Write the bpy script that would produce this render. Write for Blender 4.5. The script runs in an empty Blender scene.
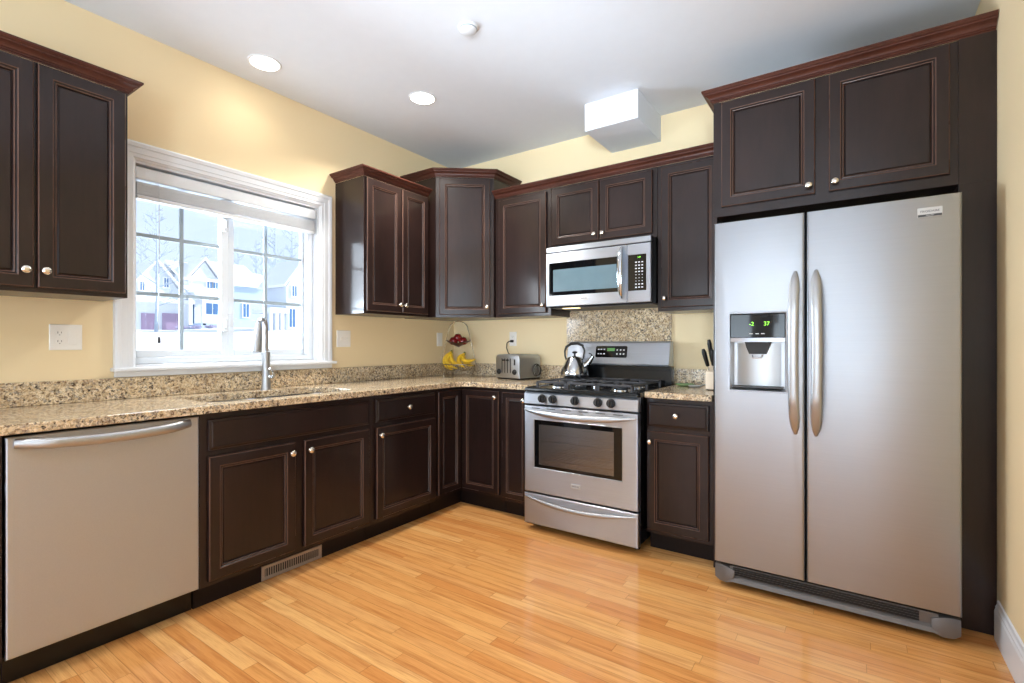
import bpy, bmesh, math, random
from mathutils import Vector, Matrix
random.seed(7)
scene = bpy.context.scene
COL = scene.collection
PI = math.pi

# ------------------------------------------------------------------ camera, sky, sun, exposure
cam_d = bpy.data.cameras.new('camera'); cam = bpy.data.objects.new('camera', cam_d); COL.objects.link(cam)
cam.location = (2.976, -3.399, 1.182)
cam.rotation_euler = (PI/2, 0, 0.6025)
cam_d.sensor_width = 36; cam_d.lens = 496.11/1024*36
cam_d.shift_y = 2.58/1024
cam_d.clip_start = 0.02; cam_d.clip_end = 500
scene.camera = cam
vs = scene.view_settings
vs.view_transform = 'Standard'; vs.look = 'None'; vs.gamma = 1; vs.use_curve_mapping = False
vs.exposure = 0.0
H = 2.755; W = 3.456; YR = -6.6

world = bpy.data.worlds.new('winter_sky'); scene.world = world; world.use_nodes = True
wn = world.node_tree.nodes; wl = world.node_tree.links
sky = wn.new('ShaderNodeTexSky'); sky.sky_type = 'NISHITA'; sky.sun_disc = False
sky.sun_elevation = math.radians(24); sky.sun_rotation = math.radians(20)
sky.air_density = 1.0; sky.dust_density = 2.5; sky.ozone_density = 1.0
mxw = wn.new('ShaderNodeMix'); mxw.data_type = 'RGBA'; mxw.inputs[0].default_value = .82   # thin bright winter haze over the blue
wl.new(sky.outputs[0], mxw.inputs[6]); mxw.inputs[7].default_value = (2.35, 2.72, 3.2, 1)
wl.new(mxw.outputs[2], wn['Background'].inputs[0]); wn['Background'].inputs[1].default_value = 0.37

def lamp(name, kind, loc, rot, energy, color=(1, 1, 1), **kw):
    d = bpy.data.lights.new(name, kind); d.energy = energy; d.color = color
    for k, v in kw.items(): setattr(d, k, v)
    o = bpy.data.objects.new(name, d); COL.objects.link(o); o.location = loc; o.rotation_euler = rot
    return o
# low winter sun from behind the back wall side, never enters the kitchen window
sun = lamp('sun', 'SUN', (0, 30, 30), (0, 0, 0), 6.5, (1, .97, .93), angle=.01)
sun.rotation_euler = Vector((-.35, -1, -.62)).to_track_quat('-Z', 'Y').to_euler()
# daylight through the tall rear windows, plus added fill lamps aimed upward
DAY = (0.80, 0.90, 1.0)
UP_FILL_TINT = (0.72, 0.87, 1.0)  # cool tint for the added upward fill
for x, wd in ((1.05, 1.3), (2.55, 1.1)):
    lamp('window_daylight', 'AREA', (x, YR+.06, 1.45), (PI/2, 0, 0), 9*wd, DAY, shape='RECTANGLE', size=wd, size_y=1.9)
    # added fill lamp tilted up to brighten the ceiling
    lamp('up_fill', 'AREA', (x, YR+.07, 1.3), (PI/2+math.radians(30), 0, 0), 22*wd, UP_FILL_TINT, shape='RECTANGLE', size=wd, size_y=1.6, spread=math.radians(78))
lamp('window_daylight', 'AREA', (W-.04, -5.0, 1.5), (PI/2, 0, PI/2), 24, DAY, shape='RECTANGLE', size=1.9, size_y=1.6)  # added side fill for the left wall and cabinet fronts
aim = lambda v: Vector(v).to_track_quat('-Z', 'Z').to_euler()
lamp('up_fill', 'AREA', (W+.75, -6.7, .95), aim((-.34, .8, .27)), 82, UP_FILL_TINT, shape='RECTANGLE', size=1.4, size_y=1.3, spread=math.radians(70))   # added fill outside the side opening, aimed at the far corner
# daylight through the kitchen window
lamp('window_daylight', 'AREA', (-.16, -1.93, 1.55), aim((.8, .35, -.12)), 40, (.84, .92, 1), shape='RECTANGLE', size=.8, size_y=1.0)
lamp('up_fill', 'AREA', (-.5, -2.2, 1.2), aim((.6, .65, .42)), 95, UP_FILL_TINT, shape='RECTANGLE', size=.7, size_y=1.0, spread=math.radians(130))  # added fill brightening the corner ceiling and back wall
# two recessed ceiling lamps in view; the others are added unseen fill
CANS_AND_FILL = [(.262, -1.895), (.706, -1.109), (2.45, -2.9), (1.25, -3.6), (2.55, -4.9), (.9, -5.2)]
for i, (x, y) in enumerate(CANS_AND_FILL):
    lamp('recessed_and_fill_lamp', 'AREA', (x, y, H-.012), (0, 0, 0), 0.8 if i == 0 else 24 if i == 1 else 5, (1, .95, .87), shape='DISK', size=.14, spread=math.radians(135))

# ------------------------------------------------------------------ materials
def lin(c):
    f = lambda v: v/12.92 if v <= .04045 else ((v+.055)/1.055)**2.4
    return tuple(f(v/255) for v in c) + (1,)
class NT:
    def __init__(s, name):
        s.m = bpy.data.materials.new(name); s.m.use_nodes = True
        s.n = s.m.node_tree.nodes; s.l = s.m.node_tree.links
        s.b = s.n['Principled BSDF']
    def node(s, t, **kw):
        n = s.n.new(t)
        for k, v in kw.items(): setattr(n, k, v)
        return n
    def link(s, a, b): s.l.new(a, b)
    def math(s, op, a, b=None):
        n = s.n.new('ShaderNodeMath'); n.operation = op
        for i, v in enumerate((a, b)):
            if v is None: continue
            if isinstance(v, (int, float)): n.inputs[i].default_value = v
            else: s.l.new(v, n.inputs[i])
        return n.outputs[0]
    def ramp(s, fac, stops, interp='LINEAR'):
        n = s.n.new('ShaderNodeValToRGB'); cr = n.color_ramp; cr.interpolation = interp
        while len(cr.elements) < len(stops): cr.elements.new(0.5)
        for e, (p, c) in zip(cr.elements, stops): e.position = p; e.color = c
        s.l.new(fac, n.inputs[0]); return n.outputs[0]
    def mix(s, fac, a, b, blend='MIX'):
        n = s.n.new('ShaderNodeMix'); n.data_type = 'RGBA'; n.blend_type = blend
        for sock, v in ((n.inputs[0], fac), (n.inputs[6], a), (n.inputs[7], b)):
            if isinstance(v, (int, float, tuple)): sock.default_value = v
            else: s.l.new(v, sock)
        return n.outputs[2]
    def coords(s, scale=(1, 1, 1), obj=False):
        if obj:
            o = s.n.new('ShaderNodeTexCoord').outputs['Object']
        else:
            o = s.n.new('ShaderNodeNewGeometry').outputs['Position']
        mp = s.n.new('ShaderNodeMapping'); mp.inputs['Scale'].default_value = scale
        s.l.new(o, mp.inputs[0]); return mp.outputs[0]
    def noise(s, vec, scale, detail=3, rough=.55):
        n = s.n.new('ShaderNodeTexNoise'); n.inputs['Scale'].default_value = scale
        n.inputs['Detail'].default_value = detail; n.inputs['Roughness'].default_value = rough
        s.l.new(vec, n.inputs['Vector']); return n.outputs[0]
    def bump(s, h, strength, dist=.002):
        n = s.n.new('ShaderNodeBump'); n.inputs['Strength'].default_value = strength; n.inputs['Distance'].default_value = dist
        s.l.new(h, n.inputs['Height']); s.l.new(n.outputs[0], s.b.inputs['Normal'])
def simple(name, rgb, rough=.5, metal=0., coat=0., var=.04, scale=12, emit=None, estr=1., spec=None):
    t = NT(name); c = lin(rgb)
    v = t.coords()
    nz = t.noise(v, scale)
    dark = tuple(x*(1-var) for x in c[:3])+(1,); lite = tuple(min(1, x*(1+var)) for x in c[:3])+(1,)
    t.link(t.ramp(nz, [(.3, dark), (.7, lite)]), t.b.inputs['Base Color'])
    t.b.inputs['Roughness'].default_value = rough; t.b.inputs['Metallic'].default_value = metal
    if coat: t.b.inputs['Coat Weight'].default_value = coat; t.b.inputs['Coat Roughness'].default_value = .12
    if spec is not None: t.b.inputs['Specular IOR Level'].default_value = spec
    if emit: t.b.inputs['Emission Color'].default_value = lin(emit); t.b.inputs['Emission Strength'].default_value = estr
    return t.m
def wood_dark(name, a, b, rough=.34, coat=.25):
    t = NT(name)
    v = t.coords((1, 1, .12)); n1 = t.noise(v, 60, 5, .6)
    v2 = t.coords((1, 1, .5)); n2 = t.noise(v2, 5, 3)
    c = t.mix(t.math('MULTIPLY', n1, .8), lin(a), lin(b))
    c2 = t.mix(t.ramp(n2, [(.35, (0, 0, 0, 1)), (.75, (.75, .75, .75, 1))]), c, lin(b))
    t.link(c2, t.b.inputs['Base Color'])
    r = t.math('MULTIPLY_ADD', n2, .16); t.n[-1].inputs[2].default_value = rough-.08 if False else 0
    t.link(t.math('ADD', t.math('MULTIPLY', n2, .16), rough-.08), t.b.inputs['Roughness'])
    t.b.inputs['Coat Weight'].default_value = coat; t.b.inputs['Coat Roughness'].default_value = .13; t.b.inputs['Specular IOR Level'].default_value = .2
    t.bump(n1, .05, .001)
    return t.m
def steel(name, rgb=(176, 174, 172), rough=.27, axis=2, streak=.06, aniso=.8):
    t = NT(name)
    sc = [260, 260, 260]; sc[axis] = 2
    n1 = t.noise(t.coords(tuple(sc)), 1, 2, .5)
    n2 = t.noise(t.coords((1, 1, 1)), 2.2, 3)
    c = lin(rgb)
    t.link(t.ramp(n1, [(.25, tuple(x*(1-streak) for x in c[:3])+(1,)), (.75, tuple(x*(1+streak) for x in c[:3])+(1,))]), t.b.inputs['Base Color'])
    t.b.inputs['Metallic'].default_value = 1; t.b.inputs['Anisotropic'].default_value = aniso   # horizontal brushing spreads reflections up and down
    tg = t.node('ShaderNodeCombineXYZ'); tg.inputs[2].default_value = 1; t.link(tg.outputs[0], t.b.inputs['Tangent'])
    t.link(t.math('ADD', t.math('ADD', t.math('MULTIPLY', n1, .02), t.math('MULTIPLY', n2, .05)), rough-.035), t.b.inputs['Roughness'])
    return t.m

def m_wall():
    t = NT('tan_wall_paint'); v = t.coords()
    n = t.noise(v, 220, 3); n2 = t.noise(v, 1.1, 2)
    t.link(t.ramp(n2, [(.3, lin((233, 211, 169))), (.7, lin((236, 215, 175)))]), t.b.inputs['Base Color'])
    t.b.inputs['Roughness'].default_value = .62; t.b.inputs['Specular IOR Level'].default_value = .3
    t.bump(n, .04, .001); return t.m
def m_floor():
    t = NT('oak_strip_floor')
    g = t.node('ShaderNodeNewGeometry'); sep = t.node('ShaderNodeSeparateXYZ'); t.link(g.outputs['Position'], sep.inputs[0])
    x, y = sep.outputs[0], sep.outputs[1]
    yy = t.math('DIVIDE', y, .0575); row = t.math('FLOOR', yy); fy = t.math('SUBTRACT', yy, row)
    wn1 = t.node('ShaderNodeTexWhiteNoise', noise_dimensions='1D'); t.link(row, wn1.inputs['W'])
    ln = t.math('ADD', t.math('MULTIPLY', wn1.outputs[0], .45), .65)
    xo = t.math('ADD', t.math('DIVIDE', x, ln), t.math('MULTIPLY', wn1.outputs[0], 37.3))
    col = t.math('FLOOR', xo); fx = t.math('SUBTRACT', xo, col)
    cmb = t.node('ShaderNodeCombineXYZ'); t.link(row, cmb.inputs[0]); t.link(col, cmb.inputs[1])
    wn2 = t.node('ShaderNodeTexWhiteNoise', noise_dimensions='2D'); t.link(cmb.outputs[0], wn2.inputs['Vector'])
    pid = wn2.outputs[0]
    base = t.ramp(pid, [(0, lin((212, 142, 78))), (.15, lin((222, 157, 90))), (.5, lin((229, 168, 100))), (.8, lin((236, 182, 116))), (1, lin((220, 155, 90)))])
    # grain, shifted per board
    cm2 = t.node('ShaderNodeCombineXYZ')
    t.link(t.math('ADD', t.math('MULTIPLY', x, 1.6), t.math('MULTIPLY', pid, 53)), cm2.inputs[0])
    t.link(t.math('MULTIPLY', y, 26), cm2.inputs[1]); t.link(t.math('MULTIPLY', pid, 11), cm2.inputs[2])
    gr = t.noise(cm2.outputs[0], 1.5, 5, .62)
    cm3 = t.node('ShaderNodeCombineXYZ')
    t.link(t.math('ADD', t.math('MULTIPLY', x, 9), t.math('MULTIPLY', pid, 31)), cm3.inputs[0]); t.link(t.math('MULTIPLY', y, 420), cm3.inputs[1])
    gr2 = t.noise(cm3.outputs[0], 1, 2)
    c = t.mix(t.ramp(gr, [(.46, (0, 0, 0, 1)), (.68, (1, 1, 1, 1))]), base, t.mix(.52, base, lin((166, 94, 42))))
    c = t.mix(t.math('MULTIPLY', t.ramp(gr2, [(.5, (0, 0, 0, 1)), (.7, (1, 1, 1, 1))]), .30), c, lin((150, 84, 36)))
    # seams
    ey = t.math('MINIMUM', fy, t.math('SUBTRACT', 1, fy)); ex = t.math('MULTIPLY', t.math('MINIMUM', fx, t.math('SUBTRACT', 1, fx)), 14)
    seam = t.math('LESS_THAN', t.math('MINIMUM', ey, ex), .022)
    c = t.mix(t.math('MULTIPLY', seam, .38), c, lin((110, 62, 28)))
    t.link(c, t.b.inputs['Base Color'])
    t.link(t.math('ADD', t.math('MULTIPLY', gr, .10), .15), t.b.inputs['Roughness'])
    t.b.inputs['Coat Weight'].default_value = .3; t.b.inputs['Coat Roughness'].default_value = .09
    t.bump(t.math('SUBTRACT', 1, seam), .15, .0006)
    return t.m
def m_granite():
    t = NT('speckled_granite'); v = t.coords()
    d = t.node('ShaderNodeTexNoise'); d.inputs['Scale'].default_value = 40; t.link(v, d.inputs['Vector'])
    vm = t.node('ShaderNodeMix'); vm.data_type = 'VECTOR'; vm.inputs[0].default_value = .018
    t.link(v, vm.inputs[4]); t.link(d.outputs['Color'], vm.inputs[5])
    def vor(scale):
        n = t.node('ShaderNodeTexVoronoi'); n.inputs['Scale'].default_value = scale; t.link(vm.outputs[1], n.inputs['Vector'])
        s = t.node('ShaderNodeSeparateColor'); t.link(n.outputs['Color'], s.inputs[0]); return s.outputs
    a = vor(95); b = vor(210)
    big = t.noise(v, 9, 3)
    c1 = t.ramp(a[0], [(0, lin((44, 38, 36))), (.13, lin((112, 88, 66))), (.27, lin((200, 174, 136))), (.50, lin((228, 208, 174))), (.76, lin((206, 180, 142))), (.88, lin((146, 136, 126)))], 'CONSTANT')
    c2 = t.ramp(b[1], [(0, lin((34, 31, 32))), (.17, lin((126, 98, 72))), (.32, lin((212, 188, 150))), (.62, lin((236, 222, 194))), (.86, lin((160, 150, 140)))], 'CONSTANT')
    c = t.mix(.45, c1, c2)
    c = t.mix(t.ramp(big, [(.45, (0, 0, 0, 1)), (.7, (1, 1, 1, 1))]), c, t.mix(.35, c, lin((156, 122, 84))))
    t.link(c, t.b.inputs['Base Color']); t.b.inputs['Roughness'].default_value = .14
    return t.m
def m_glass(name, tint=(1, 1, 1, 1), k=.08, rough=.02):
    t = NT(name); t.n.remove(t.b)
    tr = t.node('ShaderNodeBsdfTransparent'); tr.inputs[0].default_value = tint
    gl = t.node('ShaderNodeBsdfGlossy'); gl.inputs['Roughness'].default_value = rough
    fr = t.node('ShaderNodeFresnel'); fr.inputs[0].default_value = 1.45
    mx = t.node('ShaderNodeMixShader')
    t.link(t.math('ADD', fr.outputs[0], k-.04), mx.inputs[0]); t.link(tr.outputs[0], mx.inputs[1]); t.link(gl.outputs[0], mx.inputs[2])
    t.link(mx.outputs[0], t.n['Material Output'].inputs[0]); return t.m
M = {}
M['wall'] = m_wall()
M['ceiling'] = simple('white_ceiling_paint', (218, 222, 229), .8, var=.01)
M['white'] = simple('white_trim_paint', (222, 224, 228), .35, var=.01)
M['vinyl'] = simple('white_vinyl', (214, 220, 226), .3, var=.01)
M['muntin'] = simple('shaded_grille_bar', (150, 164, 174), .4)  # grey puts the shade between the panes into the bar colour
M['plastic_white'] = simple('white_plate_plastic', (236, 232, 226), .3, var=.01)
M['slot'] = simple('dark_slot', (120, 112, 104), .6)
M['floor'] = m_floor()
M['granite'] = m_granite()
M['cab'] = wood_dark('espresso_cabinet_wood', (18, 11, 10), (44, 29, 26), .36, .42)
M['cab_edge'] = wood_dark('edge_highlight_wood', (74, 50, 42), (104, 78, 66), .28, .2)  # lighter brown paints in the light caught by moulding edges
M['crown'] = wood_dark('reddish_crown_wood', (50, 26, 20), (90, 50, 39), .34, .14)
M['toe'] = wood_dark('dark_toe_kick', (16, 10, 10), (30, 20, 19), .45, .05)
M['steel'] = steel('brushed_steel', (188, 195, 206), .40, 0, .03, .85)
M['steelv'] = steel('brushed_steel_fridge', (172, 176, 182), .42, 0, .02, .7)
M['satin'] = simple('satin_handle_steel', (176, 178, 181), .42, 1, var=.02)
M['recess'] = simple('grey_recess_liner', (188, 190, 194), .35, .5)
M['chrome'] = simple('polished_steel', (196, 200, 205), .16, 1, var=.02)
M['nickel'] = simple('satin_nickel', (226, 220, 210), .22, 1, var=.02)
M['darksteel'] = simple('dark_grey_metal', (70, 70, 72), .4, .6)
M['black'] = simple('black_enamel', (8, 9, 11), .22, spec=.35)
M['blackm'] = simple('black_matte', (20, 20, 21), .55)
M['iron'] = simple('cast_iron', (58, 58, 62), .38)
M['blackglass'] = simple('black_glass', (8, 9, 11), .04, spec=.45)
M['screen'] = simple('reflection_tint_screen', (92, 112, 120), .22)  # bluish cast stands in for window light reflected in the glass
M['footgrey'] = simple('grey_foot_cover', (112, 110, 110), .4, .5)
M['smoke'] = m_glass('smoked_oven_glass', (.62, .62, .63, 1), .24, .25)
M['pane'] = m_glass('clear_pane', (.97, .985, 1, 1), .03)
M['cavity'] = simple('grey_oven_enamel', (190, 188, 186), .4, var=.15, scale=60)
M['green_led'] = simple('green_digits', (120, 220, 60), .5, emit=(150, 240, 70), estr=1.6)
M['green_lcd'] = simple('green_display', (70, 110, 60), .4, emit=(90, 140, 70), estr=.5)
M['key'] = simple('pale_key_print', (205, 205, 205), .5)
M['lamp'] = simple('lamp_lens', (255, 250, 240), .5, emit=(255, 246, 230), estr=14)
M['hoodlamp'] = simple('hood_lamp_lens', (255, 240, 210), .5, emit=(255, 225, 160), estr=2.5)
M['grille'] = simple('taupe_grille_metal', (168, 156, 144), .4, .5)
M['sink'] = simple('satin_sink_steel', (188, 190, 192), .25, 1)
M['banana'] = simple('yellow_banana_peel', (228, 184, 38), .45, var=.18, scale=40)
M['stem'] = simple('green_brown_stem', (104, 104, 40), .6, var=.2, scale=80)
M['apple'] = simple('dark_red_skin', (122, 26, 30), .25, var=.35, scale=30)
M['bowl'] = simple('bronze_wire', (120, 92, 84), .35, .8)
M['wire'] = simple('silver_wire', (205, 200, 190), .25, 1)
M['cream'] = simple('cream_knife_block', (232, 214, 190), .5)
M['badge'] = simple('badge_metal', (190, 190, 190), .4, .4)
M['rubber'] = simple('black_handle', (16, 16, 17), .35)
M['green'] = simple('sage_glaze', (128, 158, 112), .25, var=.08)
M['grey'] = simple('grey_glaze', (160, 164, 162), .3, var=.08)
M['slat'] = simple('white_blind_slat', (214, 217, 221), .45, var=.02)
M['cord'] = simple('pale_cord', (200, 205, 210), .6)
M['snow'] = simple('fresh_snow', (244, 246, 250), .7, var=.02, scale=.5)
M['siding'] = simple('pale_siding', (214, 222, 232), .7, var=.03)
M['shadewall'] = simple('blue_shade_siding', (178, 198, 224), .7, var=.03)  # blue shade of the far walls put into the siding colour
M['housetrim'] = simple('house_white_trim', (240, 242, 245), .6)
M['garagedoor'] = simple('mauve_garage_door', (160, 142, 172), .6, var=.08)
M['bluedoor'] = simple('blue_front_door', (44, 84, 122), .5, var=.1)
M['housewin'] = simple('blue_house_pane', (84, 124, 170), .15)
M['bark'] = simple('frosted_hazy_bark', (176, 190, 206), .8, var=.15, scale=3)  # frost plus pale blue distance haze put into the colour
M['needles'] = simple('frosted_needles', (150, 172, 186), .8, var=.25, scale=6)
M['shrub'] = simple('mauve_twigs', (176, 172, 200), .8, var=.25, scale=4)

# ------------------------------------------------------------------ mesh helpers
class MB:
    def __init__(s): s.bm = bmesh.new()
    def _merge(s, tmp, mat=None):
        if mat is not None: tmp.transform(mat)
        me = bpy.data.meshes.new('tmp'); tmp.to_mesh(me); tmp.free(); s.bm.from_mesh(me); bpy.data.meshes.remove(me)
    def box(s, x0, x1, y0, y1, z0, z1, bev=0, seg=2, mat=None):
        t = bmesh.new(); bmesh.ops.create_cube(t, size=1)
        for v in t.verts: v.co = Vector(((x0+x1)/2+v.co.x*(x1-x0), (y0+y1)/2+v.co.y*(y1-y0), (z0+z1)/2+v.co.z*(z1-z0)))
        if bev: bmesh.ops.bevel(t, geom=t.edges[:], offset=bev, segments=seg, affect='EDGES', profile=.5)
        s._merge(t, mat); return s
    def prism(s, pts, d, mat=None, bev=0):
        """pts: list of 3D points (planar loop), d: extrude vector"""
        t = bmesh.new(); vsx = [t.verts.new(p) for p in pts]; f = t.faces.new(vsx)
        r = bmesh.ops.extrude_face_region(t, geom=[f]); nv = [g for g in r['geom'] if isinstance(g, bmesh.types.BMVert)]
        bmesh.ops.translate(t, verts=nv, vec=Vector(d)); bmesh.ops.recalc_face_normals(t, faces=t.faces[:])
        if bev: bmesh.ops.bevel(t, geom=t.edges[:], offset=bev, segments=2, affect='EDGES', profile=.5)
        s._merge(t, mat); return s
    def loops(s, loops, close=True, cap0=True, cap1=True, ring=False, mat=None):
        t = bmesh.new(); L = [[t.verts.new(p) for p in lp] for lp in loops]
        n = len(L[0]); k = len(L)
        for i in range(k if ring else k-1):
            A, B = L[i], L[(i+1) % k]
            for j in range(n if close else n-1): t.faces.new((A[j], A[(j+1) % n], B[(j+1) % n], B[j]))
        if not ring and close:
            if cap0: t.faces.new(L[0])
            if cap1: t.faces.new(L[-1])
        bmesh.ops.recalc_face_normals(t, faces=t.faces[:])
        s._merge(t, mat); return s
    def lathe(s, prof, c=(0, 0, 0), n=24, mat=None, sx=1, sy=1):
        lp = [[(c[0]+r*sx*math.cos(2*PI*j/n), c[1]+r*sy*math.sin(2*PI*j/n), c[2]+z) for j in range(n)] for r, z in prof]
        return s.loops(lp, mat=mat)
    def tube(s, pts, r, n=10, cyclic=False, rz=None, up=None, mat=None):
        """sweep an ellipse (r along side, rz along up) on the path; r may be a list"""
        P = [Vector(p) for p in pts]; k = len(P); lp = []; prev = None
        for i in range(k):
            a = P[i-1] if (i > 0 or cyclic) else P[0]; b = P[(i+1) % k] if (i < k-1 or cyclic) else P[-1]
            t = (b-a).normalized()
            if prev is None:
                u = Vector(up) if up else (Vector((0, 0, 1)) if abs(t.z) < .9 else Vector((1, 0, 0)))
            else: u = Vector(up) if up else prev
            side = t.cross(u).normalized(); u2 = side.cross(t).normalized(); prev = u2
            ra = r[i] if isinstance(r, (list, tuple)) else r
            rb = (rz[i] if isinstance(rz, (list, tuple)) else rz) if rz is not None else ra
            lp.append([P[i]+side*ra*math.cos(2*PI*j/n)+u2*rb*math.sin(2*PI*j/n) for j in range(n)])
        return s.loops(lp, ring=cyclic, mat=mat)
    def ball(s, c, r, seg=16, sc=(1, 1, 1)):
        t = bmesh.new(); bmesh.ops.create_uvsphere(t, u_segments=seg, v_segments=seg//2+2, radius=r)
        for v in t.verts: v.co = Vector((v.co.x*sc[0]+c[0], v.co.y*sc[1]+c[1], v.co.z*sc[2]+c[2]))
        s._merge(t); return s
    def rects(s, R, cap0=True, cap1=True, mat=None):
        """R: list of (x0,x1,z0,z1,y) rectangles facing -y"""
        return s.loops([[(a, y, c), (b, y, c), (b, y, d), (a, y, d)] for a, b, c, d, y in R], cap0=cap0, cap1=cap1, mat=mat)
    def build(s, name, mat, parent=None, smooth=None, mats=None):
        me = bpy.data.meshes.new(name); s.bm.to_mesh(me); s.bm.free()
        me.materials.append(M[mat] if isinstance(mat, str) else mat)
        o = bpy.data.objects.new(name, me); COL.objects.link(o)
        if smooth is not None:
            for p in me.polygons: p.use_smooth = True
            if smooth < 3.1: me.set_sharp_from_angle(angle=smooth)
        if parent is not None: o.parent = parent
        return o
SM = math.radians(40)
def empty(name, label, cat, loc=(0, 0, 0), rz=0, group=None):
    o = bpy.data.objects.new(name, None); COL.objects.link(o); o.empty_display_size = .05
    o.location = loc; o.rotation_euler = (0, 0, rz); o['label'] = label; o['category'] = cat
    if group: o['group'] = group
    return o
def tag(o, label, cat, group=None):
    o['label'] = label; o['category'] = cat
    if group: o['group'] = group
    return o
def struct(o, label=None):
    o['kind'] = 'structure'
    if label: o['label'] = label
    return o
def plabel(o, label): o['label'] = label; return o
def copy_tree(o, parent=None):
    c = o.copy(); COL.objects.link(c)
    if parent is not None: c.parent = parent
    for ch in [k for k in bpy.data.objects if k.parent == o]:
        copy_tree(ch, c)
    return c
def text(body, size, parent, mat, loc, rot=(PI/2, 0, 0), name='lettering', depth=.0004):
    cu = bpy.data.curves.new(name, 'FONT'); cu.body = body; cu.size = size; cu.align_x = 'CENTER'; cu.align_y = 'CENTER'; cu.extrude = depth
    tmp = bpy.data.objects.new(name, cu); COL.objects.link(tmp); dg = bpy.context.evaluated_depsgraph_get()
    me = bpy.data.meshes.new_from_object(tmp.evaluated_get(dg)); bpy.data.objects.remove(tmp); bpy.data.curves.remove(cu)
    me.materials.clear(); me.materials.append(M[mat]); o = bpy.data.objects.new(name, me); COL.objects.link(o); o.parent = parent; o.location = loc; o.rotation_euler = rot
    return o

# ------------------------------------------------------------------ room shell
T = .16
struct(MB().box(-T, W+T, YR-T, T, -.12, 0).build('floor', 'floor'), 'honey oak strip floor')
struct(MB().box(-T, W+T, YR-T, T, H, H+.12).build('ceiling', 'ceiling'), 'white painted ceiling')
WY0, WY1, WZ0, WZ1 = -2.434, -1.372, 1.062, 2.112
m = MB(); m.box(-T, 0, YR-T, WY0, 0, H); m.box(-T, 0, WY1, T, 0, H); m.box(-T, 0, WY0, WY1, 0, WZ0); m.box(-T, 0, WY0, WY1, WZ1, H)
struct(m.build('wall_left', 'wall'), 'tan wall with the kitchen window')
struct(MB().box(0, W, 0, T, 0, H).build('wall_back', 'wall'), 'tan wall behind the range')
m = MB(); m.box(W, W+T, -4.0, T, 0, H); m.box(W, W+T, YR-T, -6.0, 0, H); m.box(W, W+T, -6.0, -4.0, 0, .65); m.box(W, W+T, -6.0, -4.0, 2.35, H)
struct(m.build('wall_right', 'wall'), 'tan wall beside the refrigerator panel')
m = MB(); m.box(W+.06, W+.10, -6.0, -5.95, .65, 2.35); m.box(W+.06, W+.10, -4.05, -4.0, .65, 2.35); m.box(W+.06, W+.10, -5.95, -4.05, .65, .70); m.box(W+.06, W+.10, -5.95, -4.05, 2.30, 2.35); m.box(W+.06, W+.10, -5.02, -4.98, .70, 2.30)
struct(m.build('window_4', 'white'), 'added side window behind the photographer, an opening for fill light')  # unseen opening added to let fill light in
m = MB()
RW = [(.4, 1.7), (2.0, 3.1)]
m.box(0, .4, YR-T, YR, 0, H); m.box(1.7, 2.0, YR-T, YR, 0, H); m.box(3.1, W, YR-T, YR, 0, H)
for a, b in RW: m.box(a, b, YR-T, YR, 0, .5); m.box(a, b, YR-T, YR, 2.4, H)
struct(m.build('wall_front', 'ceiling'), 'neutral white wall behind the photographer')  # whitened so its reflection in the steel stays neutral
for i, (a, b) in enumerate(RW):
    m = MB(); m.box(a, a+.05, YR-.1, YR-.04, .5, 2.4); m.box(b-.05, b, YR-.1, YR-.04, .5, 2.4); m.box(a, b, YR-.1, YR-.04, .5, .55); m.box(a, b, YR-.1, YR-.04, 2.35, 2.4)
    m.box((a+b)/2-.02, (a+b)/2+.02, YR-.1, YR-.04, .55, 2.35)
    struct(m.build('window_%d' % (i+2), 'white'), 'tall window behind the photographer')
def baseboard(name, x0, x1, y0, y1, side):
    prof = [(0, 0), (.014, 0), (.014, .115), (.011, .125), (.011, .132), (.007, .140), (.006, .155), (0, .158)]
    if side == 'r': pts = [(x1-a, y0, z) for a, z in prof]
    else: pts = [(x0+a, y0, z) for a, z in prof]
    return struct(MB().prism(pts, (0, y1-y0, 0)).build(name, 'white'), 'white baseboard')
baseboard('baseboard_right', 0, W, YR, -.662, 'r')
baseboard('baseboard_left', 0, W, YR, -3.65, 'l')
# boxed chase at the ceiling over the range
struct(MB().box(1.524, 1.884, -.443, 0, 2.577, H).build('trim_2', 'ceiling'), 'white boxed-in duct at the ceiling above the range')

# ------------------------------------------------------------------ window over the sink
def casing():
    prof = [(0, .006), (.010, .012), (.012, .016), (.030, .017), (.032, .020), (.060, .021), (.064, .026), (.080, .028), (.088, .024), (.090, 0)]  # (outward, thickness)
    y0, y1, z0, z1 = WY0+.016, WY1-.004, WZ0+.004, WZ1-.004
    lp = []
    for a, x in [(0, 0)]+prof:
        lp.append([(x, y0-a, z0), (x, y0-a, z1+a), (x, y1+a, z1+a), (x, y1+a, z0)])
    return MB().loops(lp, close=False)
w1 = bpy.data.objects.new('window_1', None); COL.objects.link(w1); w1['kind'] = 'structure'; w1['label'] = 'white sliding window over the sink'
casing().build('casing', 'white', w1)
m = MB(); m.box(-.02, .05, WY0-.085, WY1+.105, 1.048, 1.066, .004); m.build('stool', 'white', w1)
m = MB(); m.box(.0005, .018, WY0-.072, WY1+.088, 1.019, 1.047, .003); m.build('apron', 'white', w1)
m = MB()   # jamb liner
m.box(-.15, -.0005, WY0+.001, WY0+.016, WZ0+.004, WZ1); m.box(-.15, -.0005, WY1-.016, WY1-.001, WZ0+.004, WZ1)
m.box(-.15, -.0005, WY0+.016, WY1-.016, WZ1-.016, WZ1-.001); m.box(-.15, -.021, WY0+.016, WY1-.016, WZ0+.001, WZ0+.016)
m.build('jamb', 'white', w1)
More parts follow.
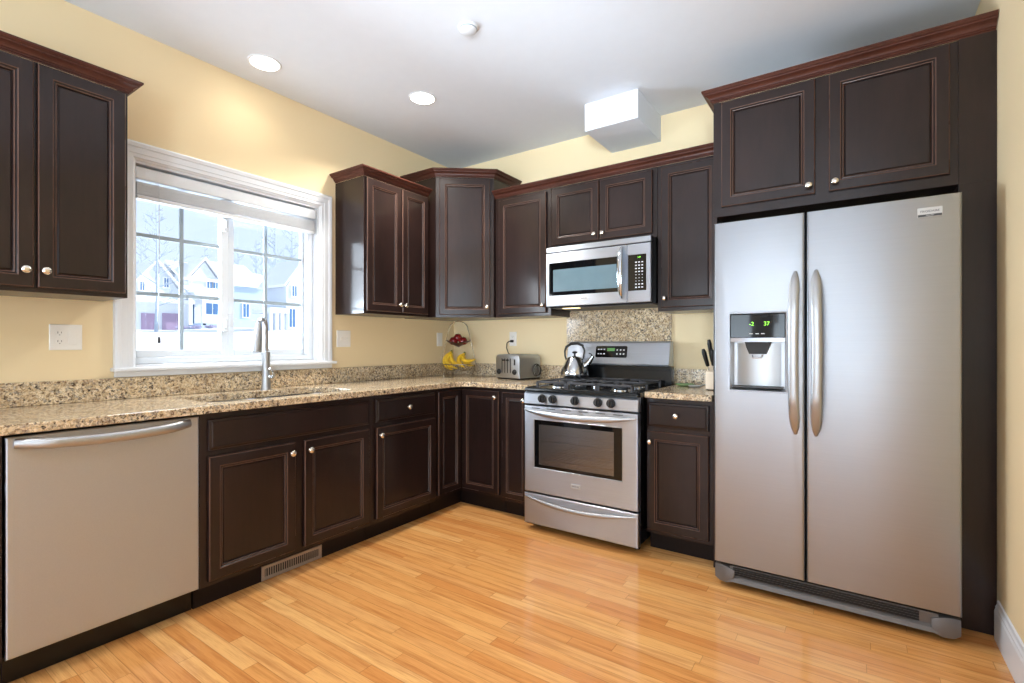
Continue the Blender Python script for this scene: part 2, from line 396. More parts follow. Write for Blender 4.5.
# vinyl frame
m = MB(); a, b = WY0+.017, WY1-.017
m.box(-.13, -.045, a, a+.014, 1.08, 2.095, .002); m.box(-.13, -.045, b-.042, b, 1.08, 2.095, .002)
m.box(-.13, -.045, a+.014, b-.042, 1.08, 1.112, .002); m.box(-.13, -.045, a+.014, b-.042, 2.06, 2.095, .002)
m.build('frame', 'vinyl', w1)
def sash(y0, y1, x, vy, lw, rw):
    m = MB(); z0, z1 = 1.113, 2.06
    m.box(x-.016, x+.016, y0, y0+lw, z0, z1, .003); m.box(x-.016, x+.016, y1-rw, y1, z0, z1, .003)
    m.box(x-.016, x+.016, y0+lw, y1-rw, z0, 1.15, .003); m.box(x-.016, x+.016, y0+lw, y1-rw, 2.02, z1, .003)
    s_ = m.build('sash', 'vinyl', w1)
    m = MB(); m.box(x-.004, x+.004, vy-.010, vy+.010, 1.15, 2.02)
    for z in (1.445, 1.748): m.box(x-.0035, x+.0035, y0+lw, y1-rw, z-.010, z+.010)
    m.build('grille_bars', 'muntin', s_)
    m = MB(); m.box(x-.009, x-.006, y0+lw-.002, y1-rw+.002, 1.148, 2.022); m.build('pane', 'pane', s_)
sash(a+.014, -1.938, -.066, -2.183, .008, .045)
sash(-1.945, b-.042, -.105, -1.688, .056, .012)
for z in (1.87, 1.29):
    m = MB(); m.box(-.05, -.038, -1.972, -1.952, z-.035, z+.035, .004); m.box(-.038, -.028, -1.966, -1.958, z-.012, z+.03, .003); m.build('latch', 'vinyl', w1)
# blind
bl = empty('window_blind', 'raised white slat blind stacked at the top of the sink window', 'blind', (-.025, (WY0+WY1)/2, 2.09))
hw = (WY1-WY0)/2-.02
MB().box(-.02, .024, -hw, hw-.006, -.070, -.010, .003).build('headrail', 'slat', bl)
m = MB()
for i in range(11): z = -.086-.0056*i; m.box(-.022, .026, -hw+.005, hw-.015, z-.0035, z, 0, mat=Matrix.Translation((random.uniform(-.002, .002), 0, 0)))
m.build('slats', 'slat', bl)
MB().box(-.022, .026, -hw+.005, hw-.015, -.170, -.151, .003).build('bottom_rail', 'slat', bl)
m = MB(); m.tube([(.03, -.412, -.07), (.032, -.411, -.4), (.034, -.417, -.75), (.033, -.413, -.87)], .0015, 6); m.build('pull_cord', 'cord', bl, SM)
m = MB(); m.lathe([(.002, .0), (.006, -.004), (.008, -.03), (.003, -.034)], (.033, -.413, -.87), 10); m.build('tassel', 'darksteel', bl, SM)

# ------------------------------------------------------------------ cabinets (local: x along the width, y into the wall, z up)
def door_mesh(w, h, t=.02, fr=.049):
    R = [(0, .0), (0, t*.55), (.0015, t*.8), (.0050, t), (fr-.004, t), (fr-.0005, t-.0015), (fr+.003, t-.006), (fr+.006, t-.0055), (fr+.009, t-.0065), (fr+.013, t-.0115), (fr+.0155, t-.0105), (fr+.018, t-.0075)]
    return MB().rects([(i, w-i, i, h-i, -d) for i, d in R])
def paint_edge_light(o):
    """lighter colour on the moulding ridges paints in the light they catch"""
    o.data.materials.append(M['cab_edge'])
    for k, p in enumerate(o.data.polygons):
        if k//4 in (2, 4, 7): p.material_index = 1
def slab_mesh(w, h, t=.02):
    R = [(0, 0), (0, t*.45), (.003, t*.7), (.012, t*.82), (.016, t)]
    return MB().rects([(i, w-i, i, h-i, -d) for i, d in R])
def knob(parent, x, z, t=.02):
    prof = [(.0065, 0), (.0065, .003), (.0045, .005), (.0045, .013), (.009, .016), (.0145, .019), (.0155, .023), (.013, .027), (.007, .029), (.001, .0295)]
    lp = [[(x+r*math.cos(2*PI*j/18), -t-y-.0002, z+r*math.sin(2*PI*j/18)) for j in range(18)] for r, y in prof]
    return plabel(MB().loops(lp).build('knob', 'nickel', parent, SM), 'satin nickel knob')
def add_door(root, x0, x1, z0, z1, kx=None, kz=None, name='door', slab=False, fr=.049, knob_at=None):
    w, h = x1-x0, z1-z0
    d = (slab_mesh(w, h) if slab else door_mesh(w, h, fr=fr)).build(name, 'cab', root)
    if not slab: paint_edge_light(d)
    d.location = (x0, -.0008, z0)
    if kx is not None: knob(d, kx-x0, kz-z0)
    return d
def sweep_crown(path, hgt, out, parent, name='crown', base=0.):
    """path: plan polyline (x,y); outward = right-hand side of travel"""
    prof = [(0, 0), (.10, 0), (.10, .10), (.22, .13), (.22, .22), (.32, .25), (.35, .38), (.44, .48), (.62, .57), (.74, .60), (.76, .72), (.88, .75), (.94, .84), (1, .86), (1, 1), (0, 1)]
    P = [Vector((p[0], p[1])) for p in path]; lp = []
    for i, q in enumerate(P):
        ns = []
        if i > 0: d = (q-P[i-1]).normalized(); ns.append(Vector((d.y, -d.x)))
        if i < len(P)-1: d = (P[i+1]-q).normalized(); ns.append(Vector((d.y, -d.x)))
        if len(ns) == 2: n = (ns[0]+ns[1]); n = n/(n.dot(ns[0]))
        else: n = ns[0]
        lp.append([(q.x+n.x*a*out, q.y+n.y*a*out, base+b*hgt) for a, b in prof])
    return MB().loops(lp).build(name, 'crown', parent)
LEFT = PI/2
def base_cab(name, label, loc, rz, w, depth=.606, toe=True, group=None, hole=None):
    r = empty(name, label, 'cabinet', loc, rz, group)
    m = MB()
    if hole:
        m.box(0, w, 0, .019, .105, .876, .001); m.box(0, .016, .0191, depth, .105, .876); m.box(w-.016, w, .0191, depth, .105, .876); m.box(.0161, w-.0161, .0191, depth, .105, .121); m.box(.0161, w-.0161, depth-.006, depth, .1211, .876)
    else: m.box(0, w, 0, depth, .105, .876, .0015)
    m.build('body', 'cab', r)
    if toe: MB().box(.001, w-.001, .06, depth-.01, .0, .104).build('toe_kick', 'toe', r)
    return r
def wall_cab(label, loc, rz, w, h, depth=.303, group=None):
    r = empty('wall_cabinet', label, 'cabinet', loc, rz, group)
    MB().box(0, w, 0, depth, 0, h, .0015).build('body', 'cab', r)
    return r
FX = .612      # front plane of the base face frames
# left run, facing +x
c = base_cab('base_cabinet', 'dark base cabinet at the far left edge, beyond the dishwasher', (FX, -3.61, 0), LEFT, .615)
add_door(c, .03, .585, .125, .68, .54, .63); add_door(c, .03, .585, .712, .85, .307, .78, 'drawer', True)
c = base_cab('sink_base_cabinet', 'wide dark sink base cabinet with two doors beside the dishwasher', (FX, -2.384, 0), LEFT, .942, hole=True)
add_door(c, .032, .916, .708, .848, None, None, 'false_front', True)
add_door(c, .032, .448, .128, .682, .421, .63); add_door(c, .496, .916, .128, .682, .523, .63)
c = base_cab('base_cabinet', 'dark base cabinet with one drawer over one door, right of the sink base', (FX, -1.4415, 0), LEFT, .553)
add_door(c, .026, .532, .712, .850, .279, .782, 'drawer', True); add_door(c, .026, .532, .132, .682, .052, .635)
# corner lazy-susan cabinet
c = empty('corner_base_cabinet', 'dark corner base cabinet with two narrow doors meeting at the inside corner', 'cabinet', (0, 0, 0))
FS = .594; DS = FS+.0208
m = MB(); pl = [(.004, -.004), (.004, -.8875), (FS, -.8875), (FS, -FS), (.9655, -FS), (.9655, -.004)]
m.prism([(x, y, .105) for x, y in pl], (0, 0, .771)); m.build('body', 'cab', c)
tk = .552
m = MB(); pl = [(.05, -.05), (.05, -.8865), (tk, -.8865), (tk, -tk), (.9645, -tk), (.9645, -.05)]
m.prism([(x, y, 0) for x, y in pl], (0, 0, .104)); m.build('toe_kick', 'toe', c)
w1_ = .860-DS-.001
d = door_mesh(w1_, .722, fr=.045).build('door', 'cab', c); paint_edge_light(d); d.location = (FS+.0008, -.860, .130); d.rotation_euler = (0, 0, LEFT)
w2_ = .946-DS-.001
d = door_mesh(w2_, .722, fr=.045).build('door', 'cab', c); paint_edge_light(d); d.location = (DS+.001, -FS-.0008, .130); knob(d, w2_-.025, .68)
# back run, facing -y
c = base_cab('base_cabinet', 'narrow dark base cabinet door squeezed between corner and range', (.967, -FX, 0), 0, .25)
add_door(c, .02, .232, .130, .852, .205, .805, fr=.040)
c = base_cab('base_cabinet', 'small dark base cabinet between the range and the refrigerator', (1.9985, -FX, 0), 0, .365)
add_door(c, .006, .344, .714, .852, .174, .785, 'drawer', True); add_door(c, .006, .344, .128, .690, .026, .630)

# wall cabinets
UB, UT = 1.387, 2.30
c = wall_cab('dark two-door wall cabinet left of the window', (.305, -3.158, UB), LEFT, .612, UT-UB)
add_door(c, .012, .302, .018, .905, .275, .085); add_door(c, .311, .601, .018, .905, .334, .085)
sweep_crown([(0, .30), (0, -.0), (.612, -.0), (.612, .30)], 0.054, .046, c, base=UT-UB+.0005)
c = wall_cab('dark two-door wall cabinet right of the window', (.305, -1.248, UB), LEFT, .60, UT-UB)
add_door(c, .012, .318, .018, .905, .296, .072); add_door(c, .325, .590, .018, .905, .347, .072)
sweep_crown([(0, .30), (0, -.0), (.60, -.0)], .052, .05, c, base=UT-UB+.0005)
# diagonal corner wall cabinet
A = Vector((.345, -.602)); Bp = Vector((.690, -.325)); ang = math.atan2(Bp.y-A.y, Bp.x-A.x); dl = (Bp-A).length
c = empty('corner_wall_cabinet', 'taller dark corner wall cabinet with one angled door above the fruit stand', 'cabinet', (A.x, A.y, UB), ang)
inv = Matrix.Rotation(-ang, 4, 'Z') @ Matrix.Translation((-A.x, -A.y, 0))
def loc2(x, y): v = inv @ Vector((x, y, 0)); return (v.x, v.y)
pl = [loc2(*q) for q in ((.003, -.003), (.003, -.602), (.345, -.602), (.690, -.325), (.690, -.003))]
CT = 2.46
m = MB(); m.prism([(x, y, 0) for x, y in pl], (0, 0, CT-UB)); m.build('body', 'cab', c)
add_door(c, .028, dl-.028, .018, CT-UB-.016, dl-.052, .078, fr=.046)
sweep_crown([pl[1], pl[2], pl[3], pl[4]], .056, .05, c, base=CT-UB+.0005)
# back run
BY = -.305
c = wall_cab('dark single-door wall cabinet left of the microwave', (.694, BY, UB), 0, .494, UT-UB)
add_door(c, .042, .462, .022, .893, .438, .075)
c = wall_cab('short dark two-door wall cabinet directly above the microwave', (1.190, BY, 1.858), 0, .770, UT-1.858)
add_door(c, .012, .376, .026, .425, .350, .065); add_door(c, .384, .742, .026, .425, .409, .065)
c = wall_cab('dark single-door wall cabinet between the microwave and the refrigerator', (1.962, BY, UB), 0, .400, UT-UB)
add_door(c, .026, .370, .022, .893, .050, .078)
o = sweep_crown([(.694, BY), (2.362, BY)], .055, .052, None, 'crown_molding', UT+.0008)
tag(o, 'reddish brown crown molding running over the three wall cabinets at the microwave', 'molding')

# tall refrigerator surround
FT = 2.452
c = empty('refrigerator_cabinet', 'tall dark cabinet surround with two doors over the refrigerator', 'cabinet', (2.366, -.63, 0))
w = 1.0885
MB().box(0, w, 0, .625, 1.85, FT, .0015).build('body', 'cab', c)
MB().box(0, .018, 0, .625, 0, 1.8495, .001).build('side_panel', 'cab', c)
m = MB(); m.box(.972, w, -.006, .625, 0, 1.8495, .001); m.build('side_panel', 'cab', c)
m = MB(); m.box(.972, w, -.006, -.0005, 1.8495, FT); m.build('filler', 'cab', c)
add_door(c, .042, .462, .045, .592, .436, .085); add_door(c, .515, .945, .045, .592, .541, .085)
for d in [k for k in bpy.data.objects if k.parent == c and k.name.startswith('door')]: d.location.z += 1.85
sweep_crown([(0, .625), (0, -.0), (w-.002, -.0)], .060, .050, c, base=FT+.0005)

# ------------------------------------------------------------------ granite
CZ0, CZ1 = .8775, .912
def poly_slab(outer, hole, z0, z1):
    bm = bmesh.new()
    def ring(pts):
        v = [bm.verts.new((x, y, z1)) for x, y in pts]; return [bm.edges.new((v[i], v[(i+1) % len(v)])) for i in range(len(v))]
    e = ring(outer)
    if hole: e += ring(hole)
    bmesh.ops.triangle_fill(bm, use_beauty=True, edges=e)
    bmesh.ops.dissolve_limit(bm, angle_limit=.01, verts=bm.verts[:], edges=[x for x in bm.edges if not x.is_boundary]) if not hole else None
    r = bmesh.ops.extrude_face_region(bm, geom=bm.faces[:]); bmesh.ops.translate(bm, verts=[g for g in r['geom'] if isinstance(g, bmesh.types.BMVert)], vec=(0, 0, z0-z1))
    bmesh.ops.recalc_face_normals(bm, faces=bm.faces[:])
    mb = MB(); mb.bm.free(); mb.bm = bm; return mb
def rrect(x0, x1, y0, y1, r, n=6):
    out = []
    for cx, cy, a0 in ((x1-r, y1-r, 0), (x0+r, y1-r, PI/2), (x0+r, y0+r, PI), (x1-r, y0+r, 1.5*PI)):
        out += [(cx+r*math.cos(a0+PI/2*i/n), cy+r*math.sin(a0+PI/2*i/n)) for i in range(n+1)]
    return out
E_ = .654; rc = .11
outer = [(.0015, -.0015), (.0015, -3.62), (E_, -3.62), (E_, -E_-rc)] + [(E_+rc-rc*math.cos(a), -E_-rc+rc*math.sin(a)) for a in [PI/2*i/8 for i in range(1, 9)]] + [(1.226, -E_), (1.226, -.0015)]
SX0, SX1, SY0, SY1 = .175, .555, -2.30, -1.50
hole = rrect(SX0, SX1, SY0, SY1, .07)
o = poly_slab(outer, hole, CZ0, CZ1).build('countertop', 'granite')
bv = o.modifiers.new('edge', 'BEVEL'); bv.width = .004; bv.segments = 2; bv.limit_method = 'ANGLE'
tag(o, 'long L-shaped speckled granite countertop running from the sink to the range', 'countertop')
o = poly_slab([(1.9985, -.0015), (1.9985, -E_), (2.364, -E_), (2.364, -.0015)], None, CZ0, CZ1).build('countertop', 'granite')
bv = o.modifiers.new('edge', 'BEVEL'); bv.width = .004; bv.segments = 2; bv.limit_method = 'ANGLE'
tag(o, 'short granite countertop between the range and the refrigerator', 'countertop')
BS = 1.016
o = MB().box(.001, .021, -3.62, -.001, CZ1+.0005, BS, .002).build('backsplash', 'granite'); tag(o, 'long low granite backsplash strip under the window', 'backsplash')
o = MB().box(.022, 1.1585, -.021, -.001, CZ1+.0005, BS, .002).build('backsplash', 'granite'); tag(o, 'low granite backsplash strip behind the fruit stand and toaster', 'backsplash')
o = MB().box(1.9625, 2.364, -.021, -.001, CZ1+.0005, BS, .002).build('backsplash', 'granite'); tag(o, 'short granite backsplash strip behind the knife block', 'backsplash')
o = MB().box(1.160, 1.961, -.017, -.001, CZ1+.0005, 1.430, .001).build('backsplash', 'granite'); tag(o, 'tall granite backsplash panel on the wall between range and microwave', 'backsplash')

# ------------------------------------------------------------------ sink and faucet
s_ = empty('sink', 'stainless steel undermount double sink set in the granite below the window', 'sink', ((SX0+SX1)/2, (SY0+SY1)/2, .70))
def basin(y0, y1, name):
    cx, cy = (SX0+SX1)/2, (SY0+SY1)/2
    lp = []
    for inset, z, r in ((-.012, .876, .07), (0, .876, .065), (.004, .86, .065), (.016, .72, .06), (.05, .705, .05), (.12, .702, .04)):
        lp.append([(x-cx, y-cy, z-.70) for x, y in rrect(SX0+inset, SX1-inset, y0+inset, y1-inset, max(.02, r-max(0, inset)*.3))])
    return MB().loops(lp, cap0=False).build(name, 'sink', s_, SM)
b1 = basin(SY0+.002, (SY0+SY1)/2-.012, 'basin'); b2 = basin((SY0+SY1)/2+.012, SY1-.002, 'basin')
for b, yy in ((b1, -.2), (b2, .2)):
    MB().lathe([(.001, .006), (.03, .006), (.042, .004), (.045, .0028)], (0, yy, 0), 20).build('drain', 'chrome', b, SM)
f = empty('faucet', 'brushed steel pull-down faucet standing behind the sink', 'faucet', (.105, -1.800, CZ1+.0006), math.radians(-60))
MB().lathe([(.030, 0), (.030, .006), (.026, .012), (.024, .05), (.021, .12), (.0215, .17), (.0235, .21), (.0235, .222), (.016, .226)], n=24).build('body', 'satin', f, SM)
pts = [(0, 0, .226), (0, 0, .30), (.004, 0, .345)] + [(.040-.036*math.cos(a), 0, .378+.036*math.sin(a)) for a in [PI*i/12 for i in range(0, 11)]]
MB().tube(pts, .0125, 14).build('neck', 'satin', f, SM)
e0 = Vector(pts[-1]); dv = (Vector(pts[-1])-Vector(pts[-2])).normalized()
dv = Vector((.16, 0, -1)).normalized()
MB().tube([e0, e0+dv*.03, e0+dv*.08, e0+dv*.145, e0+dv*.175], [.013, .018, .023, .029, .028], 16).build('spray_head', 'satin', f, SM)
m = MB(); m.lathe([(.012, 0), (.012, .02), (.009, .024)], n=14, mat=Matrix.Translation((0, .020, .075)) @ Matrix.Rotation(-PI/2, 4, 'X'))
m.tube([(0, .044, .075), (.012, .058, .085), (.05, .066, .115), (.075, .066, .128)], [.007, .007, .006, .005], 10); m.build('handle', 'chrome', f, SM)

# ------------------------------------------------------------------ dishwasher
d = empty('dishwasher', 'stainless steel dishwasher under the counter at the left', 'dishwasher', (.600, -2.990, 0), LEFT)
dw = .601
m = MB(); m.box(.004, dw-.004, 0, .56, .105, .866); m.build('body', 'blackm', d)
m = MB(); m.rects([(i, dw-i, .112+i, .866-i, -y) for i, y in ((0, .001), (0, .020), (.002, .023), (.006, .0245))]); m.build('door', 'steel', d)
ps = []; n = 20
for i in range(n+1):
    u = i/n; x = .022+u*(dw-.06); sag = math.sin(PI*u)
    ps.append((x, -.0245-.006-.042*min(1, 6*u, 6*(1-u))-.0*sag, .843-.014*sag))
MB().tube(ps, [.0185 if 0 < i < n else .0165 for i in range(n+1)], 12, rz=[.010 if 0 < i < n else .008 for i in range(n+1)], up=(0, -1, 0)).build('handle', 'satin', d, SM)
MB().box(.002, dw-.002, .045, .06, .003, .100, .002).build('kick_plate', 'black', d)

# ------------------------------------------------------------------ floor vent in the toe kick
v = empty('vent_register', 'beige metal vent register in the toe kick below the sink doors', 'vent', (.5545, -2.074, .003), LEFT)
w, h = .337, .072
m = MB()
m.loops([[(x, y, z) for x, z in ((a, a), (w-a, a), (w-a, h-a), (a, h-a))] for a, y in ((0, .002), (0, -.003), (.002, -.005), (.014, -.005), (.016, -.002), (.016, .002))], cap0=False, cap1=False)
m.build('frame', 'grille', v)
MB().box(.015, w-.015, .0005, .002, .015, h-.015).build('backing', 'blackm', v)
m = MB()
for i in range(25): x = .022+i*(w-.044)/24; m.box(x-.0018, x+.0018, -.003, .0003, .015, h-.015)
m.build('louvers', 'grille', v)

# ------------------------------------------------------------------ range
RX, RY = 1.235, -.72; rw = .760
r = empty('range', 'stainless steel gas range with five burner grates under the microwave', 'range', (RX, RY, 0))
m = MB()
m.box(.006, .022, .03, .66, .05, .884); m.box(rw-.022, rw-.006, .03, .66, .05, .884); m.box(.022, rw-.022, .64, .66, .05, .884)
m.box(.022, rw-.022, .03, .64, .05, .07); m.box(.022, rw-.022, .03, .64, .795, .884); m.box(.022, rw-.022, .03, .64, .235, .26)
m.build('body', 'black', r)
m = MB(); x0, x1, z0, z1 = .07, rw-.07, .33, .75
for a in ((x0, x1, .58, .59, z0, z1), (x0, x0+.01, .034, .58, z0, z1), (x1-.01, x1, .034, .58, z0, z1), (x0, x1, .034, .58, z0, z0+.01), (x0, x1, .034, .58, z1-.01, z1)): m.box(*a)
m.build('oven_cavity', 'cavity', r)
for z in (.44, .56):
    m = MB()
    for i in range(17): x = .09+i*(rw-.18)/16; m.tube([(x, .07, z), (x, .55, z)], .0022, 6)
    for y in (.07, .3, .55): m.tube([(.082, y, z-.003), (rw-.082, y, z-.003)], .003, 6)
    m.build('oven_rack', 'wire', r)
for fx in (.05, rw-.05):
    for fy in (.10, .6): MB().lathe([(.018, 0), (.018, .012), (.010, .014), (.010, .0499)], (fx, fy, 0), 12).build('foot', 'blackm', r)
# storage drawer
dr = MB().rects([(i+.004, rw-.004-i, .044+i, .236-i, -y) for i, y in ((0, -.028), (0, .010), (.003, .0135), (.008, .0145))]).build('drawer', 'steel', r)
n = 24; ps = []
for i in range(n+1):
    u = i/n; ps.append((.012+u*(rw-.024), -.016-.030*math.sin(PI*u)**.7, .216-.032*math.sin(PI*u)))
MB().tube(ps, [.004+.006*min(1, 4*min(i, n-i)/n+.1) for i in range(n+1)], 10, rz=[.005+.008*min(1, 4*min(i, n-i)/n) for i in range(n+1)], up=(0, 0, 1)).build('handle', 'satin', dr, SM)
# oven door with a window opening
ox0, ox1, oz0, oz1 = .078, rw-.098, .405, .705
R = [(.004, rw-.004, .246, .792, .028), (.004, rw-.004, .246, .792, -.008), (.007, rw-.007, .249, .789, -.0125), (.012, rw-.012, .254, .784, -.0135),
     (ox0-.006, ox1+.006, oz0-.006, oz1+.006, -.0135), (ox0-.003, ox1+.003, oz0-.003, oz1+.003, -.0155), (ox0, ox1, oz0, oz1, -.0125), (ox0, ox1, oz0, oz1, .028)]
od = MB().rects(R, cap0=False, cap1=False).build('oven_door', 'steel', r)
m = MB(); m.rects([(ox0, ox1, oz0, oz1, -.010), (ox0+.034, ox1-.05, oz0+.02, oz1-.028, -.0102)], cap0=False, cap1=False)
m.build('window_border', 'blackglass', od)
m = MB(); m.box(ox0+.034, ox1-.05, -.0095, -.006, oz0+.02, oz1-.028); m.build('window_pane', 'smoke', od)
n = 24; ps = []
for i in range(n+1):
    u = i/n; ps.append((.010+u*(rw-.020), -.018-.045*math.sin(PI*u)**.6, .766-.022*math.sin(PI*u)))
MB().tube(ps, [.005+.008*min(1, 5*min(i, n-i)/n) for i in range(n+1)], 12, rz=[.006+.012*min(1, 5*min(i, n-i)/n) for i in range(n+1)], up=(0, 0, 1)).build('handle', 'satin', od, SM)
for i in range(6): MB().box(.06+i*.11, .12+i*.11, -.0145, -.0130, .776, .780).build('vent_slot', 'blackm', od)
bd = MB().box(.338, .404, -.0185, -.0139, .312, .340, .0015).build('badge', 'badge', r); plabel(bd, 'small raised metal badge')
text('FRIGIDAIRE', .0092, bd, 'darksteel', (.371, -.0188, .327)); 
# control panel and knobs
m = MB(); m.prism([(.003, -.004, .800), (.003, .03, .800), (.003, .03, .883), (.003, .012, .883), (.003, -.010, .868), (.003, -.014, .806)], (rw-.006, 0, 0)); m.build('control_panel', 'steel', r)
for kx in (.138, .214, .366, .516, .597):
    m = MB(); lp = [[(kx+a*math.cos(2*PI*j/22), -.0138-y, .842+a*math.sin(2*PI*j/22)) for j in range(22)] for a, y in ((.027, 0), (.027, .004), (.022, .006), (.021, .022), (.019, .025), (.001, .0255))]
    m.loops(lp); m.box(kx-.0045, kx+.0045, -.0138-.036, -.0138-.020, .842-.020, .842+.020, .002)
    plabel(m.build('control_knob', 'blackm', r, SM), 'black burner knob')
# cooktop
m = MB(); m.loops([[(x-.004+a, y-.014+b, z) for x, y in rrect(0, rw+.008, 0, .60, .022)] for a, b, z in ((0, 0, .8845), (0, 0, .898))] +
                  [[(.376+(x-.376)*s1, .285+(y-.285)*s2, z) for x, y in rrect(-.004, rw+.004, -.014, .586, .022)] for s1, s2, z in ((.985, .98, .9065), (.95, .94, .9065), (.94, .925, .900))])
m.build('cooktop', 'black', r, SM)
BUR = [(.17, .15, .045), (.17, .44, .036), (.38, .295, .040), (.59, .15, .050), (.59, .44, .034)]
for bx, by, br in BUR:
    m = MB(); m.lathe([(br+.012, .9006), (br+.010, .910), (br-.004, .914), (br-.006, .916)], (bx, by, 0), 24); bu = m.build('burner', 'chrome', r, SM)
    MB().lathe([(br-.004, .9162), (br-.002, .922), (br-.010, .926), (.001, .927)], (bx, by, 0), 24).build('burner_cap', 'iron', bu, SM)
def grate(x0, x1, y0, y1, cs):
    m = MB(); zt = .946; th = .013; wd = .011
    for a in ((x0, x1, y0, y0+wd), (x0, x1, y1-wd, y1), (x0, x0+wd, y0, y1), (x1-wd, x1, y0, y1), (x0, x1, (y0+y1)/2-wd/2, (y0+y1)/2+wd/2)): m.box(*a, zt-th, zt, .003)
    for cx, cy in cs:
        for a in range(4):
            an = PI/4+a*PI/2; dx, dy = math.cos(an), math.sin(an)
            L = .115
            m.tube([(cx+dx*.022, cy+dy*.022, zt-.006), (cx+dx*min(L, abs((x1-x0)/2/dx)*.98), cy+dy*min(L, abs((x1-x0)/2/dx)*.98), zt-.006)], .0055, 6)
        m.box(cx-.0045, cx+.0045, cy-.10, cy-.03, zt-.012, zt-.001); m.box(cx-.0045, cx+.0045, cy+.03, cy+.10, zt-.012, zt-.001)
    for cx in (x0+.006, x1-.006):
        for cy in (y0+.006, y1-.006, (y0+y1)/2): m.box(cx-.006, cx+.006, cy-.006, cy+.006, .9008, zt-.006)
    plabel(m.build('grate', 'iron', r), 'black cast iron burner grate')
grate(.058, .272, .045, .558, [(.17, .15), (.17, .44)]); grate(.276, .480, .045, .558, [(.38, .295)]); grate(.484, .702, .045, .558, [(.59, .15), (.59, .44)])
# backguard
m = MB(); m.prism([(0.004, .60, .8855), (.004, .66, .8855), (.004, .66, 1.03), (.004, .612, 1.03)], (rw-.008, 0, 0)); m.box(.02, rw-.02, .596, .61, 1.004, 1.016); m.build('backguard_base', 'black', r)
bg = MB().prism([(-.006, .578, 1.034), (-.006, .672, 1.034), (-.006, .672, 1.200), (-.006, .640, 1.200), (-.006, .606, 1.192), (-.006, .570, 1.046)], (rw-.005, 0, 0), bev=.003).build('backguard', 'steel', r)
tl = math.atan2(.036, .146)
dp = MB().loops([[(x, y, z) for x, z in rrect(-.117, .117, -.041, .041, .010)] for y in (.0, -.003)]).build('clock_display', 'blackglass', r)
dp.location = (.340, .5885, 1.128); dp.rotation_euler = (-tl, 0, 0)
MB().box(-.030, .026, -.0042, -.0031, .004, .026).build('readout', 'green_lcd', dp)
for ix in (-.095, -.075, -.052): 
    for iz in (.016, -.016): MB().box(ix-.006, ix+.006, -.0042, -.0031, iz-.004, iz+.004).build('key', 'key', dp)
for ix in (.045, .07, .094):
    for iz in (.012, -.016): MB().box(ix-.005, ix+.005, -.0042, -.0031, iz-.005, iz+.005).build('key', 'key', dp)

# ------------------------------------------------------------------ microwave
mw = empty('microwave', 'stainless steel over-range microwave hung below the short wall cabinet', 'microwave', (1.2145, -.400, 1.437))
w, h = .743, .412
MB().box(0, w, .0, .396, .0, h, .002).build('body', 'black', mw)
MB().rects([(i, w-i, h-.036+i, h-i, -y) for i, y in ((0, .0006), (0, .014), (.003, .017))]).build('top_vent', 'steel', mw)
x0, x1, z0, z1 = .026, .538, .078, .302
R = [(0, .590, .004, h-.042, -.0006), (0, .590, .004, h-.042, -.018), (.003, .587, .007, h-.045, -.021), (x0-.002, x1+.002, z0-.002, z1+.002, -.021), (x0, x1, z0, z1, -.018), (x0+.045, x1-.012, z0+.028, z1-.050, -.0178)]
dd = MB().rects(R[:5], cap1=False).build('door', 'steel', mw)
MB().rects([(x0, x1, z0, z1, -.0179), (x0+.030, x1-.012, z0+.026, z1-.046, -.0180)], cap0=False, cap1=False).build('window_border', 'blackglass', dd)
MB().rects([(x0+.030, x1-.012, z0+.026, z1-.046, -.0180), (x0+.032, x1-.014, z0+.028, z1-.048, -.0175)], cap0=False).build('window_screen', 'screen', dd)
MB().rects([(.592, w, .004, h-.042, -.0006), (.592, w, .004, h-.042, -.018), (.595, w-.003, .007, h-.045, -.021), (.596, w-.028, z0-.002, z1+.002, -.021), (.597, w-.030, z0, z1, -.0185)]).build('control_panel', 'steel', mw)
kp = MB().box(.5972, w-.0302, -.0192, -.0186, z0+.0002, z1-.0002).build('keypad', 'blackglass', mw)
m = MB()
for ci, cx in enumerate((.648, .668, .688)):
    for ri in range(9):
        z = z0+.020+ri*.0195; hh = .005 if ri in (0, 1, 5, 6, 7, 8) else .0035
        m.box(cx-.0055 if hh > .004 else cx-.0025, cx+.0055 if hh > .004 else cx+.0025, -.0198, -.0193, z-hh*.7, z+hh*.7)
m.build('keys', 'key', kp)
text('1:07', .012, kp, 'green_led', (.668, -.0196, z1-.018), name='clock_digits')
n = 20; ps = []
for i in range(n+1):
    u = i/n; ps.append((.556, -.024-.040*math.sin(PI*u)**.6, .035+u*.325))
MB().tube(ps, [.006+.013*math.sin(PI*i/n)**.5 for i in range(n+1)], 14, rz=[.004+.005*math.sin(PI*i/n)**.5 for i in range(n+1)], up=(0, -1, 0)).build('handle', 'chrome', dd, SM)
bd = MB().box(.262, .322, -.0228, -.0212, .036, .058, .0008).build('badge', 'badge', mw)
text('FRIGIDAIRE', .0085, bd, 'darksteel', (.292, -.0231, .049))
m = MB(); m.box(.01, w-.01, .03, .37, -.006, -.0005, .002); m.build('underside_plate', 'darksteel', mw)
MB().box(.10, .22, .035, .075, -.010, -.0062, .001).build('cooktop_lamp', 'hoodlamp', mw)

